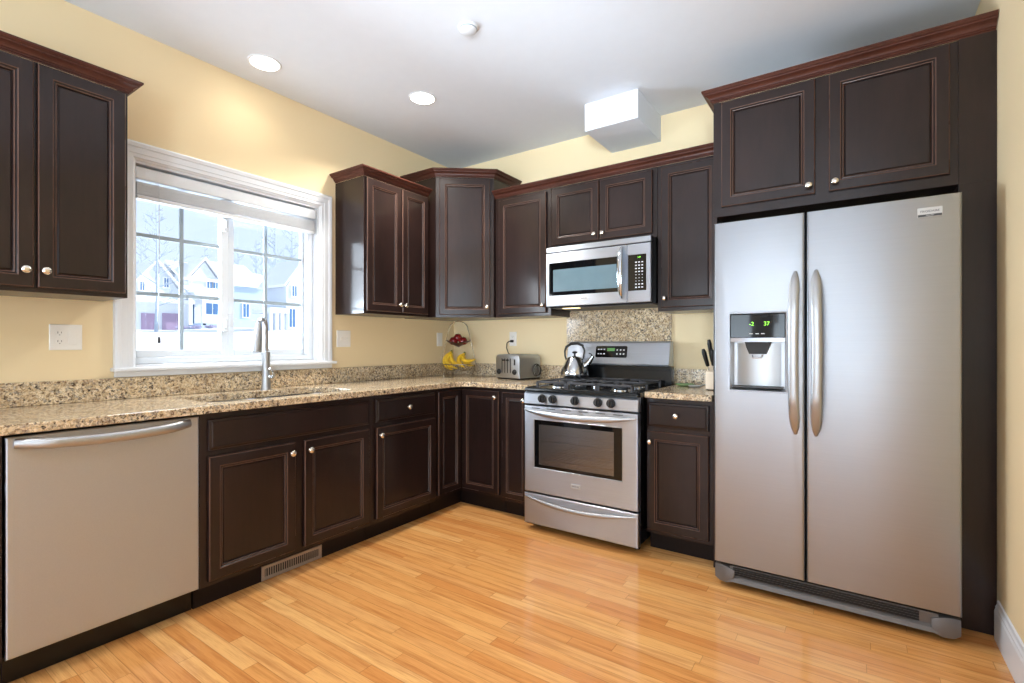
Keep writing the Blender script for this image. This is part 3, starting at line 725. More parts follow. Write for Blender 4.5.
# ------------------------------------------------------------------ refrigerator
fr = empty('refrigerator', 'tall stainless steel side-by-side refrigerator with a water dispenser', 'refrigerator', (2.411, -.82, 0))
fw = .915
MB().box(.006, fw-.006, .078, .74, .03, 1.762, .004).build('body', 'darksteel', fr)
DZ0, DZ1 = .116, 1.775
def outer_rings(x0, x1): return [(x0+i, x1-i, DZ0+i*.4, DZ1-i*.4, y) for i, y in ((0, .072), (0, .012), (.002, .005), (.006, .0015), (.012, 0))]
hx0, hx1, hz0, hz1 = .072, .311, .962, 1.328
R = outer_rings(0, .386) + [(hx0-.006, hx1+.006, hz0-.006, hz1+.006, 0), (hx0-.004, hx1+.004, hz0-.004, hz1+.004, -.003), (hx0, hx1, hz0, hz1, -.002), (hx0+.001, hx1-.001, hz0+.001, hz1-.001, .002)]
fd = MB().rects(R, cap1=False).build('freezer_door', 'steelv', fr, SM)
gd = MB().rects(outer_rings(.392, fw)).build('refrigerator_door', 'steelv', fr, SM)
def fhandle(x, par, sgn):
    n = 28; ps = []
    for i in range(n+1):
        u = i/n; ps.append((x+sgn*.006*math.sin(PI*u), -.006-.050*min(1, math.sin(PI*u)*1.6)**.7, .775+u*.735))
    MB().tube(ps, [.006+.0150*min(1, 11*min(i, n-i)/n)**.6 for i in range(n+1)], 16, rz=[.004+.007*math.sin(PI*i/n)**.4 for i in range(n+1)], up=(0, -1, 0)).build('handle', 'satin', par, SM)
fhandle(.350, fd, -1); fhandle(.429, gd, 1)
# dispenser
MB().rects([(hx0+.0012, hx1-.0012, hz0+.0012, hz1-.0012, .0005), (hx0+.002, hx1-.002, hz0+.003, hz1-.002, .012), (hx0+.010, hx1-.010, hz0+.010, hz1-.004, .060)], cap0=False).build('dispenser_recess', 'recess', fr)
ds = MB().box(hx0+.003, hx1-.003, .001, .045, 1.212, 1.323, .002).build('dispenser_display', 'blackglass', fr)
text('-2', .026, ds, 'green_led', (.168, .0004, 1.277), name='digits'); text('37', .026, ds, 'green_led', (.232, .0004, 1.277), name='digits')
m = MB()
for cx in (.166, .192, .216): m.box(cx-.007, cx+.007, .0002, .0009, 1.229, 1.233)
m.build('buttons', 'key', ds)
n = 14
m = MB(); m.loops([[(hx0+.003+(hx1-hx0-.006)*i/n, -.002-.010*math.sin(PI*i/n), z) for i in range(n+1)]+[(hx1-.003, .045, z), (hx0+.003, .045, z)] for z in (1.192, 1.211)]); m.build('dispenser_visor', 'steel', fr)
m = MB(); m.loops([[(.1915+sx*hw_, y, z) for sx, y in ((-1, .012), (1, .012), (1, .055), (-1, .055))] for hw_, z in ((.055, 1.1915), (.048, 1.165), (.036, 1.135))]); nz = m.build('dispenser_nozzle', 'blackm', fr)
MB().tube([(.170, .010, 1.13), (.172, .004, 1.118), (.211, .004, 1.118), (.213, .010, 1.13)], .004, 8).build('paddle', 'chrome', nz, SM)
m = MB()
ng = 12
m.loops([[((.1915-.095+.19*i/ng), .056-.016*math.sin(PI*i/ng), z) for i in range(ng+1)]+[(.2865, .0585, z), (.0965, .0585, z)] for z in (.984, 1.186)]); m.build('dispenser_back', 'satin', fr, SM)
MB().box(hx0+.012, hx1-.012, -.004, .055, .9745, .982, .002).build('drip_tray', 'darksteel', fr)
bd = MB().box(.778, .856, -.0030, -.0003, 1.690, 1.729, .001).build('badge', 'badge', fr)
text('FRIGIDAIRE', .0118, bd, 'darksteel', (.817, -.0033, 1.713)); MB().box(.780, .854, -.0036, -.0031, 1.692, 1.701).build('badge_band', 'darksteel', bd)
text('GALLERY', .0060, bd, 'key', (.817, -.0040, 1.6965))
# toe grille and foot covers
m = MB(); m.prism([(.07, -.004, .034), (.07, .05, .034), (.07, .05, .106), (.07, .012, .106), (.07, .012, .060), (.07, .0, .052)], (fw-.14, 0, 0)); m.build('toe_grille', 'footgrey', fr)
m = MB()
for i in range(4): m.box(.085, fw-.13, .006+.0*i, .0118, .064+i*.0105, .070+i*.0105)
m.build('grille_slots', 'blackm', fr)
for fx, sg in ((0.002, 1), (fw-.092, -1)):
    m = MB(); lp = []
    for u, zt, zb, yo in ((0, .098, .036, .016), (.25, .104, .026, .004), (.6, .100, .024, -.002), (.85, .092, .030, -.001), (1, .085, .036, .002)):
        x = fx+(.09*u if sg > 0 else .09*(1-u))
        lp.append([(x, yo, zb), (x, yo-.004, (zb+zt)/2), (x, yo+.004, zt), (x, .05, zt), (x, .05, zb)])
    m.loops(lp); m.build('foot_cover', 'footgrey', fr, SM)
for fx in (.06, fw-.06):
    for fy in (.12, .68): MB().lathe([(.02, 0), (.02, .02), (.008, .022), (.008, .0295)], (fx, fy, 0), 12).build('foot', 'blackm', fr)

# ------------------------------------------------------------------ wall plates
def plate(label, loc, rz, kinds):
    w = .070+.046*(len(kinds)-1); h = .117
    r_ = empty('wall_plate', label, 'outlet', loc, rz)
    MB().rects([(-w/2+i, w/2-i, -h/2+i, h/2-i, -y) for i, y in ((0, .0005), (0, .003), (.003, .0058))]).build('cover', 'plastic_white', r_)
    for i, k in enumerate(kinds):
        cx = (i-(len(kinds)-1)/2)*.046
        if k == 'outlet':
            for s1 in (-1, 1):
                cz = s1*.0195
                rc_ = MB().loops([[(cx+x, -y, cz+z) for x, z in rrect(-.0165, .0165, -.014, .014, .009)] for y in (.0060, .0076)]).build('receptacle', 'plastic_white', r_)
                m = MB()
                for dx, hh in ((-.0063, .0045), (.0063, .0036)): m.box(cx+dx-.0012, cx+dx+.0012, -.0081, -.0077, cz+.002-hh, cz+.002+hh)
                m.box(cx-.002, cx+.002, -.0081, -.0077, cz-.0105, cz-.0070); m.build('slots', 'slot', rc_)
        elif k == 'toggle':
            MB().box(cx-.005, cx+.005, -.0072, -.0059, -.012, .012, .0005).build('toggle_frame', 'plastic_white', r_)
            m = MB(); m.prism([(cx-.0035, -.0073, -.006), (cx-.0035, -.018, .004), (cx-.0035, -.016, .009), (cx-.0035, -.0073, .006)], (.007, 0, 0)); m.build('toggle', 'plastic_white', r_)
        else:
            m = MB(); m.box(cx-.0165, cx+.0165, -.0085, -.0059, -.033, .033, .001); m.build('rocker', 'plastic_white', r_)
    return r_
plate('double wall plate with one outlet left of the window', (0, -2.684, 1.213), LEFT, ['outlet', 'rocker'])
plate('double light switch plate between the window and the wall cabinet', (0, -1.180, 1.220), LEFT, ['toggle', 'toggle'])
plate('narrow single wall plate beside the fruit stand', (0, -.190, 1.222), LEFT, ['rocker'])
plate('single wall outlet behind the toaster with a black plug in it', (.650, 0, 1.225), 0, ['outlet'])

# ------------------------------------------------------------------ ceiling fixtures
for (x, y), lb in zip(CANS_AND_FILL[:2], ('recessed ceiling light closest to the window', 'recessed ceiling light nearer the corner wall cabinet')):
    l = empty('recessed_light', lb, 'light', (x, y, H), 0)
    m = MB(); m.lathe([(.088, -.0003), (.088, -.003), (.085, -.005), (.076, -.0045), (.074, -.0003)], n=32); m.build('trim_ring', 'white', l, SM)
    MB().lathe([(.0738, -.003), (.05, -.004), (.001, -.0042)], n=32).build('lens', 'lamp', l, SM)
sd = empty('smoke_detector', 'small round white smoke detector on the ceiling', 'detector', (1.401, -1.494, H))
MB().lathe([(.050, -.0003), (.050, -.007), (.044, -.010), (.041, -.020), (.034, -.025), (.001, -.027)], n=28).build('housing', 'white', sd, SM)
MB().lathe([(.0445, -.0105), (.0443, -.014), (.0425, -.015)], n=28).build('vent_band', 'muntin', sd, SM)

# ------------------------------------------------------------------ toaster
t = empty('toaster', 'brushed steel four-slice toaster on the granite beside the range', 'toaster', (.828, -.185, CZ1+.0006), -.18)
wx, wy = .126, .112
def tprof(i): 
    zt = .190
    return [(-wx+i, .012+i), (-wx+i, zt-.045)] + [(-wx+.035+i-(.035)*math.cos(a), zt-.035+(.035-i)*math.sin(a)) for a in [PI/2*k/6 for k in range(1, 7)]] + [(wx-.035-i+(.035)*math.sin(a), zt-.035+(.035-i)*math.cos(a)) for a in [PI/2*k/6 for k in range(1, 7)]] + [(wx-i, .012+i)]
MB().loops([[(x, y, z) for x, z in tprof(0)] for y in (-wy, wy)]).build('body', 'steel', t, SM)
MB().box(-wx+.004, wx-.004, -wy+.004, wy-.004, 0, .0118, .002).build('base', 'blackm', t)
m = MB(); m.loops([[(x, y, z) for x, z in tprof(i)] for i, y in ((0, -wy-.0003), (0, -wy-.010), (.006, -wy-.014))]); m.build('front_panel', 'satin', t, SM)
for k in range(4): MB().box(-wx+.035+k*.046, -wx+.05+k*.046, -wy+.03, wy-.03, .1903, .1910).build('bread_slot', 'blackm', t)
for k, lx in enumerate((-.055, -.025, .005, .035)):
    MB().box(lx-.004, lx+.004, -wy-.0150, -wy-.0142, .050, .160, .0002).build('lever_track', 'blackm', t)
for lx in (-.030, .010): MB().box(lx-.010, lx+.010, -wy-.030, -wy-.0152, .142, .152, .003).build('lever', 'blackm', t)
for lx in (-.088, .080):
    lp = [[(lx+a*math.cos(2*PI*j/16), -wy-.0142-y, .058+a*math.sin(2*PI*j/16)) for j in range(16)] for a, y in ((.021, 0), (.021, .004), (.015, .006), (.014, .014), (.001, .015))]
    MB().loops(lp).build('dial', 'blackm', t, SM)
MB().box(.072, .088, -wy-.0152, -wy-.0142, .110, .155, .0003).build('buttons', 'blackm', t)
m = MB(); ring_ = [(.124, .070+.0*a, .075) for a in range(2)]
cir = [(wx+.008, .060+.042*math.cos(a), .070+.046*math.sin(a)) for a in [2*PI*k/20 for k in range(20)]]
m.tube(cir, .004, 8, cyclic=True); cir2 = [(wx+.016, .064+.036*math.cos(a), .068+.040*math.sin(a)) for a in [2*PI*k/20 for k in range(20)]]; m.tube(cir2, .004, 8, cyclic=True)
m.build('coiled_cord', 'blackm', t, SM)
o = MB(); o.tube([(.650, -.030, 1.2065), (.640, -.046, 1.204), (.622, -.05, 1.19), (.618, -.05, 1.15), (.632, -.046, 1.11), (.664, -.042, 1.08), (.70, -.04, 1.02), (.72, -.042, .97)], .004, 8)
o.box(.638, .662, -.030, -.0090, 1.196, 1.216, .003)
tag(o.build('power_cord', 'blackm', None, SM), 'black toaster power cord plugged into the outlet on the back wall', 'cord')

# ------------------------------------------------------------------ fruit stand (two tiers), turned to face the room
bx, by = .240, -.215
FA = math.radians(33)
bk = empty('fruit_stand', 'two-tier wire fruit stand on the counter in the corner', 'basket', (bx, by, CZ1+.0006), FA)
m = MB()
for s1 in (-1, 1):
    m.tube([(s1*.105, -.085, .003), (s1*.125, -.07, .05), (s1*.140, -.02, .098)], .0035, 8)
    m.tube([(s1*.105, .085, .003), (s1*.125, .07, .05), (s1*.140, .02, .098)], .0035, 8)
arc = [(-.146, 0, .10), (-.128, 0, .20), (-.102, 0, .31), (-.090, 0, .36)] + [(-.080*math.cos(a), 0, .388+.072*math.sin(a)) for a in [PI*k/10 for k in range(0, 11)]] + [(.090, 0, .36), (.102, 0, .31), (.128, 0, .20), (.146, 0, .10)]
m.tube(arc, .0042, 8)
m.build('wire_frame', 'wire', bk, SM)
m = MB()
m.tube([(.146*math.cos(a), .110*math.sin(a), .10) for a in [2*PI*k/32 for k in range(32)]], .0035, 8, cyclic=True)
m.tube([(.098*math.cos(a), .072*math.sin(a), .050) for a in [2*PI*k/32 for k in range(32)]], .0022, 6, cyclic=True)
for k in range(14):
    a = 2*PI*k/14; m.tube([(.146*math.cos(a), .110*math.sin(a), .10), (.126*math.cos(a), .094*math.sin(a), .070), (.098*math.cos(a), .072*math.sin(a), .050), (.02*math.cos(a), .02*math.sin(a), .040)], .0022, 6)
m.build('lower_basket', 'wire', bk, SM)
m = MB(); lp = []
for u, ww in ((-1, .004), (-.9, .026), (-.6, .052), (0, .068), (.6, .052), (.9, .026), (1, .004)):
    z0 = .244+.056*abs(u)**1.5
    lp.append([(u*.108, ww*s1, z0+.030*abs(s1)**2*(1-abs(u)**2)) for s1 in (-1, -.6, 0, .6, 1)] + [(u*.108, ww*s1*.94, z0+.003+.030*abs(s1)**2*(1-abs(u)**2)) for s1 in (1, .6, 0, -.6, -1)])
m.loops(lp); m.build('upper_bowl', 'bowl', bk, SM)
rot = Matrix.Translation((bx, by, CZ1)) @ Matrix.Rotation(FA, 4, 'Z')
for (ax, ay, az), lb in (((-.040, -.010, .297), 'left dark red apple in the upper bowl of the fruit stand'), ((.040, -.012, .297), 'right dark red apple in the upper bowl of the fruit stand'), ((-.006, .006, .325), 'topmost dark red apple on the fruit stand')):
    q = rot @ Vector((ax, ay, az)); ap = empty('apple', lb, 'apple', q, 0, 'apples in the fruit stand')
    rr = .036
    MB().lathe([(.001, rr*.72), (.012, rr*.86), (.022, rr*.78), (rr, .004), (rr*.93, -rr*.45), (rr*.6, -rr*.85), (.008, -rr*.92), (.001, -rr*.86)], n=18).build('skin', 'apple', ap, 3.14)
    MB().tube([(0, 0, rr*.72), (.003, 0, rr*1.05)], .0016, 6).build('stem', 'stem', ap)
def banana(par, C4):
    """a banana along a cubic curve, stem end first"""
    a, b, c_, d_ = [Vector(q) for q in C4]; n = 14; pts = []
    for i in range(n+1):
        u = i/n; v = 1-u; pts.append(a*v**3+b*3*v*v*u+c_*3*v*u*u+d_*u**3)
    rad = [.0055, .0075, .0115, .0150, .0170, .0182, .0188, .0188, .0185, .0180, .0170, .0150, .0115, .0065, .0035]
    MB().tube(pts, rad, 8, up=(0, 1, 0)).build('banana', 'banana', par, SM)
BUN = [((-.058, -.010, .205), [[(-.004, .01, 0), (-.085, .02, -.05), (-.075, .01, -.125), (.012, -.01, -.150)], [(0, -.005, 0), (-.050, -.03, -.05), (-.050, -.035, -.115), (.055, -.035, -.138)], [(.004, 0, 0), (-.012, -.01, -.05), (-.004, -.02, -.10), (.075, -.010, -.105)]],
        'left bunch of ripe bananas in the lower basket of the fruit stand'),
       ((.050, .010, .190), [[(-.004, 0, 0), (-.070, 0, -.03), (-.060, -.02, -.095), (.005, -.025, -.115)], [(0, -.01, 0), (-.045, -.035, -.05), (.020, -.045, -.088), (.095, -.030, -.045)], [(.003, .01, 0), (-.030, .01, -.05), (.010, .01, -.115), (.085, .01, -.090)]],
        'right bunch of ripe bananas in the lower basket of the fruit stand')]
for pos, curves, lb in BUN:
    bn = empty('banana_bunch', lb, 'bananas', rot @ Vector(pos), FA, 'banana bunches in the fruit stand')
    for C4 in curves: banana(bn, C4)
    MB().lathe([(.005, .016), (.008, .014), (.009, .0), (.011, -.010), (.005, -.016)], n=10).build('stem', 'stem', bn, SM)

# ------------------------------------------------------------------ kettle
k = empty('kettle', 'stainless steel kettle with a black handle on the rear left burner', 'kettle', (1.352, -.255, .9468), math.radians(8))
MB().lathe([(.070, 0), (.094, .004), (.100, .018), (.096, .045), (.080, .085), (.062, .120), (.050, .138), (.046, .143), (.020, .150), (.001, .151)], n=36).build('body', 'chrome', k, SM)
m = MB(); m.lathe([(.010, .1515), (.007, .156), (.007, .168), (.018, .172), (.019, .179), (.012, .184), (.001, .185)], n=16); m.build('lid_knob', 'rubber', k, SM)
m = MB(); m.tube([(.066, 0, .075), (.098, 0, .100), (.124, 0, .138), (.133, 0, .152)], [.026, .020, .0145, .0135], 14); sp = m.build('spout', 'chrome', k, SM)
MB().tube([(.131, 0, .150), (.120, 0, .166), (.104, 0, .172)], .004, 8).build('spout_lever', 'rubber', sp, SM)
hp = [(-.062, 0, .120), (-.072, 0, .150), (-.074, 0, .185), (-.062, 0, .216), (-.026, 0, .238), (.022, 0, .240), (.058, 0, .226), (.072, 0, .188), (.066, 0, .145), (.057, 0, .122)]
MB().tube(hp, [.005, .006, .007, .009, .0105, .0105, .009, .006, .005, .005], 10).build('handle', 'rubber', k, SM)

# ------------------------------------------------------------------ knife block, knives, small dishes
kb = empty('knife_block', 'cream wooden knife block on the counter beside the refrigerator', 'knife block', (2.312, -.30, CZ1+.0006), 0)
m = MB(); m.prism([(-.05, -.06, .005), (-.05, .07, .005), (-.05, .07, .150), (-.05, -.06, .105)], (.095, 0, 0), bev=.004); m.build('block', 'cream', kb)
MB().box(-.045, .04, -.055, .065, 0, .0049).build('feet', 'blackm', kb)
KN = [((-.030, .040), .145, .16, -.10, 'tallest black-handled knife standing at the back of the knife block'), ((-.036, -.030), .105, .13, -.22, 'short black-handled knife leaning out of the block toward the range'),
      ((-.012, -.020), .105, .12, -.05, 'black-handled knife second from the range side of the block'), ((.020, .03), .138, .13, .02, 'black-handled knife in the block closest to the refrigerator')]
for (kx, ky), kz, L, tilt, lb in KN:
    zz = .105+.045*((ky+.06)/.13)
    kn = empty('knife', lb, 'knife', (2.312+kx, -.30+ky, CZ1+zz+.001), 0, 'knives in the knife block'); kn.rotation_euler = (.22, tilt, 0)
    MB().box(-.001, .001, -.010, .010, -.004, .028).build('blade', 'chrome', kn)
    MB().tube([(0, 0, .026), (0, 0, .034), (0, -.002, .075), (0, 0, L*.85), (0, 0, L)], [.010, .011, .0125, .0135, .008], 10, rz=[.012, .013, .015, .017, .010], up=(0, 1, 0)).build('handle', 'rubber', kn, SM)
sdish = MB(); sdish.loops([[(2.085+.062*s*math.cos(2*PI*j/24), -.150+.048*s*math.sin(2*PI*j/24), CZ1+.0006+z) for j in range(24)] for s, z in ((.55, 0), (.8, .004), (1, .014), (.97, .0155), (.75, .008), (.5, .005))])
tag(sdish.build('spoon_rest', 'green', None, SM), 'small sage green oval spoon rest beside the range', 'dish')
sp = empty('spoon_rest', 'small grey spoon rest with a handle next to the knife block', 'dish', (2.165, -.215, CZ1+.0006), .5)
MB().loops([[(.040*s*math.cos(2*PI*j/20), .032*s*math.sin(2*PI*j/20), z) for j in range(20)] for s, z in ((.55, 0), (.8, .003), (1, .012), (.96, .0135), (.7, .007), (.5, .005))]).build('bowl', 'grey', sp, SM)
MB().tube([(.036, 0, .012), (.055, 0, .017), (.078, 0, .018)], [.006, .0055, .007], 8, rz=[.003, .003, .003]).build('handle', 'grey', sp, SM)

# ------------------------------------------------------------------ outdoors
def gz(x, y):
    u = min(1, max(0, (-x-.5)/50)); bank = .55*math.exp(-((y-25)/7)**2)*min(1, u*1.4)*(1 if x > -53 else 0)
    return -.35+2.75*u**.8+bank-(.7*max(0, (y-30)/10) if y > 30 else 0)*u
m = MB(); nx, ny = 44, 40
t_ = m.bm; V = [[t_.verts.new((x, y, gz(x, y)+.05*math.sin(y*1.3+x*.7))) for y in [-40+j*3.0 for j in range(ny)]] for x in [-.4-(i/nx)**1.4*110 for i in range(nx+1)]]
for i in range(nx):
    for j in range(ny-1): t_.faces.new((V[i][j], V[i+1][j], V[i+1][j+1], V[i][j+1]))
bmesh.ops.recalc_face_normals(t_, faces=t_.faces[:])
o = m.build('ground', 'snow', None, 3.14); struct(o, 'snow-covered ground outside the window')

def gable(m, x0, x1, y0, y1, z0, z1, along='x', over=.4, th=.25):
    """pitched roof with ridge along the given axis"""
    if along == 'x':
        ym = (y0+y1)/2
        pts = [(x0-over, y0-over, z0), (x0-over, ym, z1), (x0-over, y1+over, z0), (x0-over, y1+over, z0+th), (x0-over, ym, z1+th*1.3), (x0-over, y0-over, z0+th)]
        m.prism(pts, (x1-x0+2*over, 0, 0))
    else:
        xm = (x0+x1)/2
        pts = [(x0-over, y0-over, z0), (xm, y0-over, z1), (x1+over, y0-over, z0), (x1+over, y0-over, z0+th), (xm, y0-over, z1+th*1.3), (x0-over, y0-over, z0+th)]
        m.prism(pts, (0, y1-y0+2*over, 0))
def wallbox(m, x0, x1, y0, y1, z0, z1, zr=None, along='x'):
    m.box(x0, x1, y0, y1, z0, z1)
    if zr:
        if along == 'x': m.prism([(x0, y0, z1), (x0, (y0+y1)/2, zr), (x0, y1, z1)], (x1-x0, 0, 0))
        else: m.prism([((x0), y0, z1), ((x0+x1)/2, y0, zr), (x1, y0, z1)], (0, y1-y0, 0))
def hwin(par, x, y0, y1, z0, z1):
    wf = MB(); wf.box(x, x+.10, y0-.12, y1+.12, z0-.12, z1+.12); f_ = wf.build('window', 'housetrim', par)
    mm = MB(); mm.box(x+.101, x+.12, y0, (y0+y1)/2-.05, z0, z1); mm.box(x+.101, x+.12, (y0+y1)/2+.05, y1, z0, z1); mm.build('pane', 'housewin', f_)
HX = -55
def hy(px, X=HX):   # y of a picture column on the plane x = X (used to size the far houses)
    a = (px-512)/496.11; s, c_ = math.sin(.6025), math.cos(.6025); dx, dy = -s+a*c_, c_+a*s
    return -3.399+dy*(X-2.976)/dx
def hz(px, v, X=HX):
    a = (px-512)/496.11; s, c_ = math.sin(.6025), math.cos(.6025); dx = -s+a*c_
    return 1.182+(344.08-v)/496.11*(X-2.976)/dx
# near-white house with garage wing and gabled porch
hs = empty('house', 'white snow-covered house with garage doors and a gabled porch across the street', 'house', (HX, 20, 2.2))
def hb(f): 
    return f
P0 = Vector((HX, 20, 2.2))
def rel(o): o.matrix_parent_inverse = Matrix.Translation(-P0); return o
g0, g1 = hy(122), hy(188); e0_, e1_ = hy(188), hy(226)
zg = 2.0
m = MB(); wallbox(m, HX-9, HX, g0, g1, zg, hz(160, 300), hz(155, 262)); wallbox(m, HX-8, HX-1.2, e0_, e1_, zg, hz(210, 281)); wallbox(m, HX-3, HX-1.0, hy(193), hy(224), hz(210, 297), hz(210, 281), hz(210, 261))
rel(m.build('wall', 'siding', hs))
m = MB(); gable(m, HX-9, HX, g0, g1, hz(160, 300)-.2, hz(155, 262)); rel(m.build('roof', 'snow', hs))
m = MB(); gable(m, HX-8, HX-1.2, e0_, e1_, hz(210, 281), hz(210, 262), 'y'); rel(m.build('roof', 'snow', hs))
m = MB(); gable(m, HX-4, HX-1.0, hy(193), hy(224), hz(210, 281), hz(210, 259), 'x', .3); rel(m.build('roof', 'snow', hs))
m = MB(); m.prism([(HX-1.2, e0_, hz(210, 297)+.9), (HX+1.6, e0_, hz(210, 299)), (HX+1.6, e0_, hz(210, 299)+.3), (HX-1.2, e0_, hz(210, 297)+1.2)], (0, e1_-e0_, 0)); rel(m.build('porch_roof', 'snow', hs))
m = MB(); m.box(HX-.2, HX+1.2, g0-.3, g1+.2, hz(160, 303), hz(160, 299), .05); rel(m.build('garage_eave', 'snow', hs))
for a_, b_ in ((141, 157.5), (162, 180)):
    m = MB(); m.box(HX+.01, HX+.08, hy(a_), hy(b_), zg+.1, hz(a_, 313)); 
    for q in range(1, 4): m.box(HX+.08, HX+.095, hy(a_), hy(b_), zg+.1+q*.62-.03, zg+.1+q*.62+.03)
    rel(m.build('garage_door', 'garagedoor', hs))
m = MB(); m.box(HX-1.1, HX+1.5, e0_+.6, e1_, 2.0, hz(210, 324)); rel(m.build('porch_deck', 'shadewall', hs))
m = MB(); m.box(HX-1.19, HX-1.1, hy(191), hy(199), hz(195, 324), hz(195, 301)); rel(m.build('front_door', 'bluedoor', hs))
for px_ in (190, 203.5, 228):
    m = MB(); m.box(HX+1.2, HX+1.5, hy(px_, HX+1.3)-.16, hy(px_, HX+1.3)+.16, hz(210, 324)-.2, hz(210, 299)); rel(m.build('porch_post', 'housetrim', hs))
m = MB(); y0_, y1_ = hy(204.5, HX+1.3), hy(227, HX+1.3)
m.box(HX+1.3, HX+1.4, y0_, y1_, hz(210, 317.5), hz(210, 316)); m.box(HX+1.3, HX+1.4, y0_, y1_, hz(210, 323.5), hz(210, 322.5))
for q in range(18): yy = y0_+(y1_-y0_)*(q+.5)/18; m.box(HX+1.32, HX+1.38, yy-.05, yy+.05, hz(210, 323), hz(210, 317))
rel(m.build('railing', 'housetrim', hs))
for wn_ in ((HX-1.0, 207, 211.5, 290, 280), (HX-1.0, 213, 217.5, 290, 280), (HX-1.19, 205, 219, 314, 303), (HX, 164, 168, 287, 278), (HX, 140, 144, 290, 282)):
    x_, a_, b_, v0, v1 = wn_; f0 = bpy.data.objects[:] ; hwin(hs, x_, hy(a_, x_), hy(b_, x_), hz(a_, v0, x_), hz(a_, v1, x_))
for o_ in [k_ for k_ in bpy.data.objects if k_.parent == hs and k_.name.startswith('window')]: rel(o_)
# house with blue shade put into its wall colour
P0 = Vector((HX-1, 27, 2.4))
h2 = empty('house', 'gabled house with shade-tinted walls and a snowy roof in the middle of the window view', 'house', P0)
X2 = HX-1; y0_, y1_ = hy(231.5, X2), hy(262, X2); 
m = MB(); m.box(X2-10, X2, y0_, y1_, 1.6, hz(245, 287, X2)); m.box(X2-14, X2-3, y1_-.2, hy(279, X2-3), 1.6, hz(270, 288, X2-3)); rel(m.build('wall', 'shadewall', h2))
m = MB(); gable(m, X2-10, X2, y0_, y1_, hz(245, 287, X2), hz(245, 262, X2), 'y'); rel(m.build('roof', 'snow', h2))
m = MB(); gable(m, X2-14, X2-3, y1_, hy(279, X2-3), hz(270, 288, X2-3), hz(270, 272, X2-3), 'y'); rel(m.build('roof', 'snow', h2))
hwin(h2, X2, hy(243, X2), hy(248.5, X2), hz(245, 317, X2), hz(245, 304, X2))
for o_ in [k_ for k_ in bpy.data.objects if k_.parent == h2 and k_.name.startswith('window')]: rel(o_)
# white house at the right
X3 = HX+14; P0 = Vector((X3, 27, 1.2))
h3 = empty('house', 'white gabled house with porch posts at the right of the window view', 'house', P0)
y0_, y1_ = hy(286.5, X3), hy(316, X3)
m = MB(); wallbox(m, X3-4, X3, y0_, y1_, .8, hz(295, 288, X3), hz(300, 262, X3)); rel(m.build('wall', 'siding', h3))
m = MB(); gable(m, X3-4, X3, y0_, y1_, hz(295, 288, X3), hz(300, 262, X3), 'x'); rel(m.build('roof', 'snow', h3))
yp0 = hy(269, X3)
m = MB(); m.box(X3-3, X3+.3, yp0, y0_+.1, hz(280, 313, X3), hz(280, 308, X3)); rel(m.build('porch_roof', 'snow', h3))
m = MB(); m.box(X3-3, X3+.3, yp0, y0_-.01, .8, hz(280, 335, X3)); rel(m.build('porch_deck', 'shadewall', h3))
for px_ in (270, 276, 281.5):
    m = MB(); m.box(X3, X3+.25, hy(px_, X3)-.12, hy(px_, X3)+.12, hz(280, 335, X3), hz(280, 313, X3)); rel(m.build('porch_post', 'housetrim', h3))
hwin(h3, X3, hy(289, X3), hy(294.5, X3), hz(290, 327, X3), hz(290, 309, X3)); hwin(h3, X3, hy(292, X3), hy(296, X3), hz(292, 296, X3), hz(292, 286, X3))
for o_ in [k_ for k_ in bpy.data.objects if k_.parent == h3 and k_.name.startswith('window')]: rel(o_)
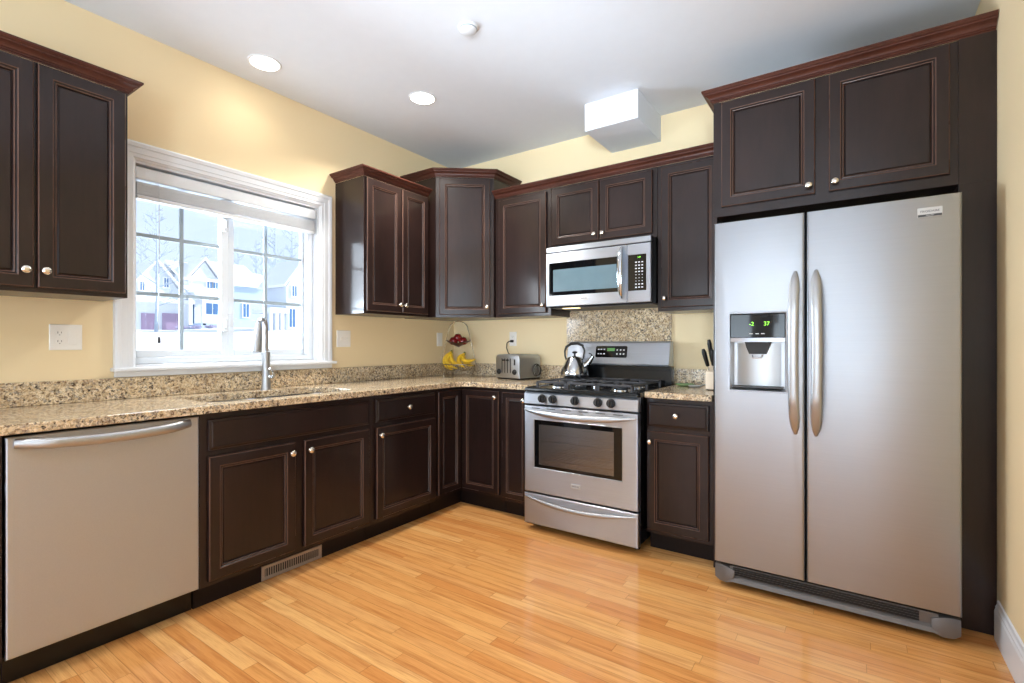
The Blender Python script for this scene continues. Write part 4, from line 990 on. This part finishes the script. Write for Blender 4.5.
# shrubs
for px_, X_, s_, lb in ((182, HX+4, .42, 'bare mauve shrub in the snow by the garage doors'), (196, HX+4.5, .45, 'bare mauve shrub in the snow below the porch door'), (211, HX+4.5, .42, 'bare mauve shrub in the snow below the porch railing')):
    yy = hy(px_, X_); m = MB(); rnd = random.Random(px_)
    for q in range(70):
        an = rnd.uniform(0, 2*PI); L = s_*rnd.uniform(.6, 1.2); tl_ = rnd.uniform(.1, 1.1)
        m.tube([(0, 0, 0), (math.cos(an)*math.sin(tl_)*L*.6, math.sin(an)*math.sin(tl_)*L*.9, L*.5*math.cos(tl_)+.1), (math.cos(an)*math.sin(tl_)*L, math.sin(an)*math.sin(tl_)*L*1.6, L*math.cos(tl_))], .05, 4)
    o = m.build('shrub', 'shrub'); o.location = (X_, yy, gz(X_, yy)-.1); tag(o, lb, 'shrub', 'shrubs outside')
# bare trees
def tree(px_, X_, top_v, lb, seed, spread=.55):
    yy = hy(px_, X_); z0 = gz(max(X_, -100), yy)-.3; ht = hz(px_, top_v, X_)-z0
    rnd = random.Random(seed); r_ = empty('tree', lb, 'tree', (X_, yy, z0), 0, 'bare winter trees')
    tr, br = MB(), MB()
    tr.tube([(0, 0, 0), (.1, .05, ht*.3), (-.05, .1, ht*.6), (0, 0, ht)], [ht*.013, ht*.010, ht*.006, ht*.002], 7)
    def branch(p, d, L, r, lv):
        q = p+d*L*.5+Vector((rnd.uniform(-.1, .1), rnd.uniform(-.1, .1), .06))*L; e = p+d*L+Vector((0, 0, .15*L))
        br.tube([p, q, e], [r, r*.7, r*.35], 4)
        if lv > 0:
            for kk in range(4):
                u = rnd.uniform(.3, 1); pp = p.lerp(e, u); dd_ = (d+Vector((rnd.uniform(-1, 1), rnd.uniform(-1, 1), rnd.uniform(-.3, .9)))*.8).normalized()
                branch(pp, dd_, L*rnd.uniform(.4, .6), r*.5, lv-1)
    for kk in range(26):
        u = .22+.76*kk/26; an = rnd.uniform(0, 2*PI); L = ht*spread*.5*(1.05-u)**.7*rnd.uniform(.6, 1)
        branch(Vector((0, 0, ht*u)), Vector((math.cos(an), math.sin(an), rnd.uniform(.1, .7))).normalized(), L, ht*.0028+.01, 2)
    tr.build('trunk', 'bark', r_, SM); br.build('branches', 'bark', r_)
tree(156, -46, 205, 'tall bare tree in front of the white house, at the left of the window', 3, .6)
tree(141, -78, 236, 'bare tree behind the garage roof at the left window edge', 4, .4)
tree(205, -84, 246, 'bare tree behind the gabled porch roof', 5, .4)
tree(238, -108, 247, 'faint bare tree behind the roof beside the window center post', 6, .45)
tree(256, -76, 240, 'bare tree behind the snowy roof valley', 12, .45)
tree(275, -97, 226, 'tall bare tree between the shade-tinted house and the white house at right', 8, .5)
tree(292, -72, 222, 'tall bare tree behind the white house at the right', 9, .5)
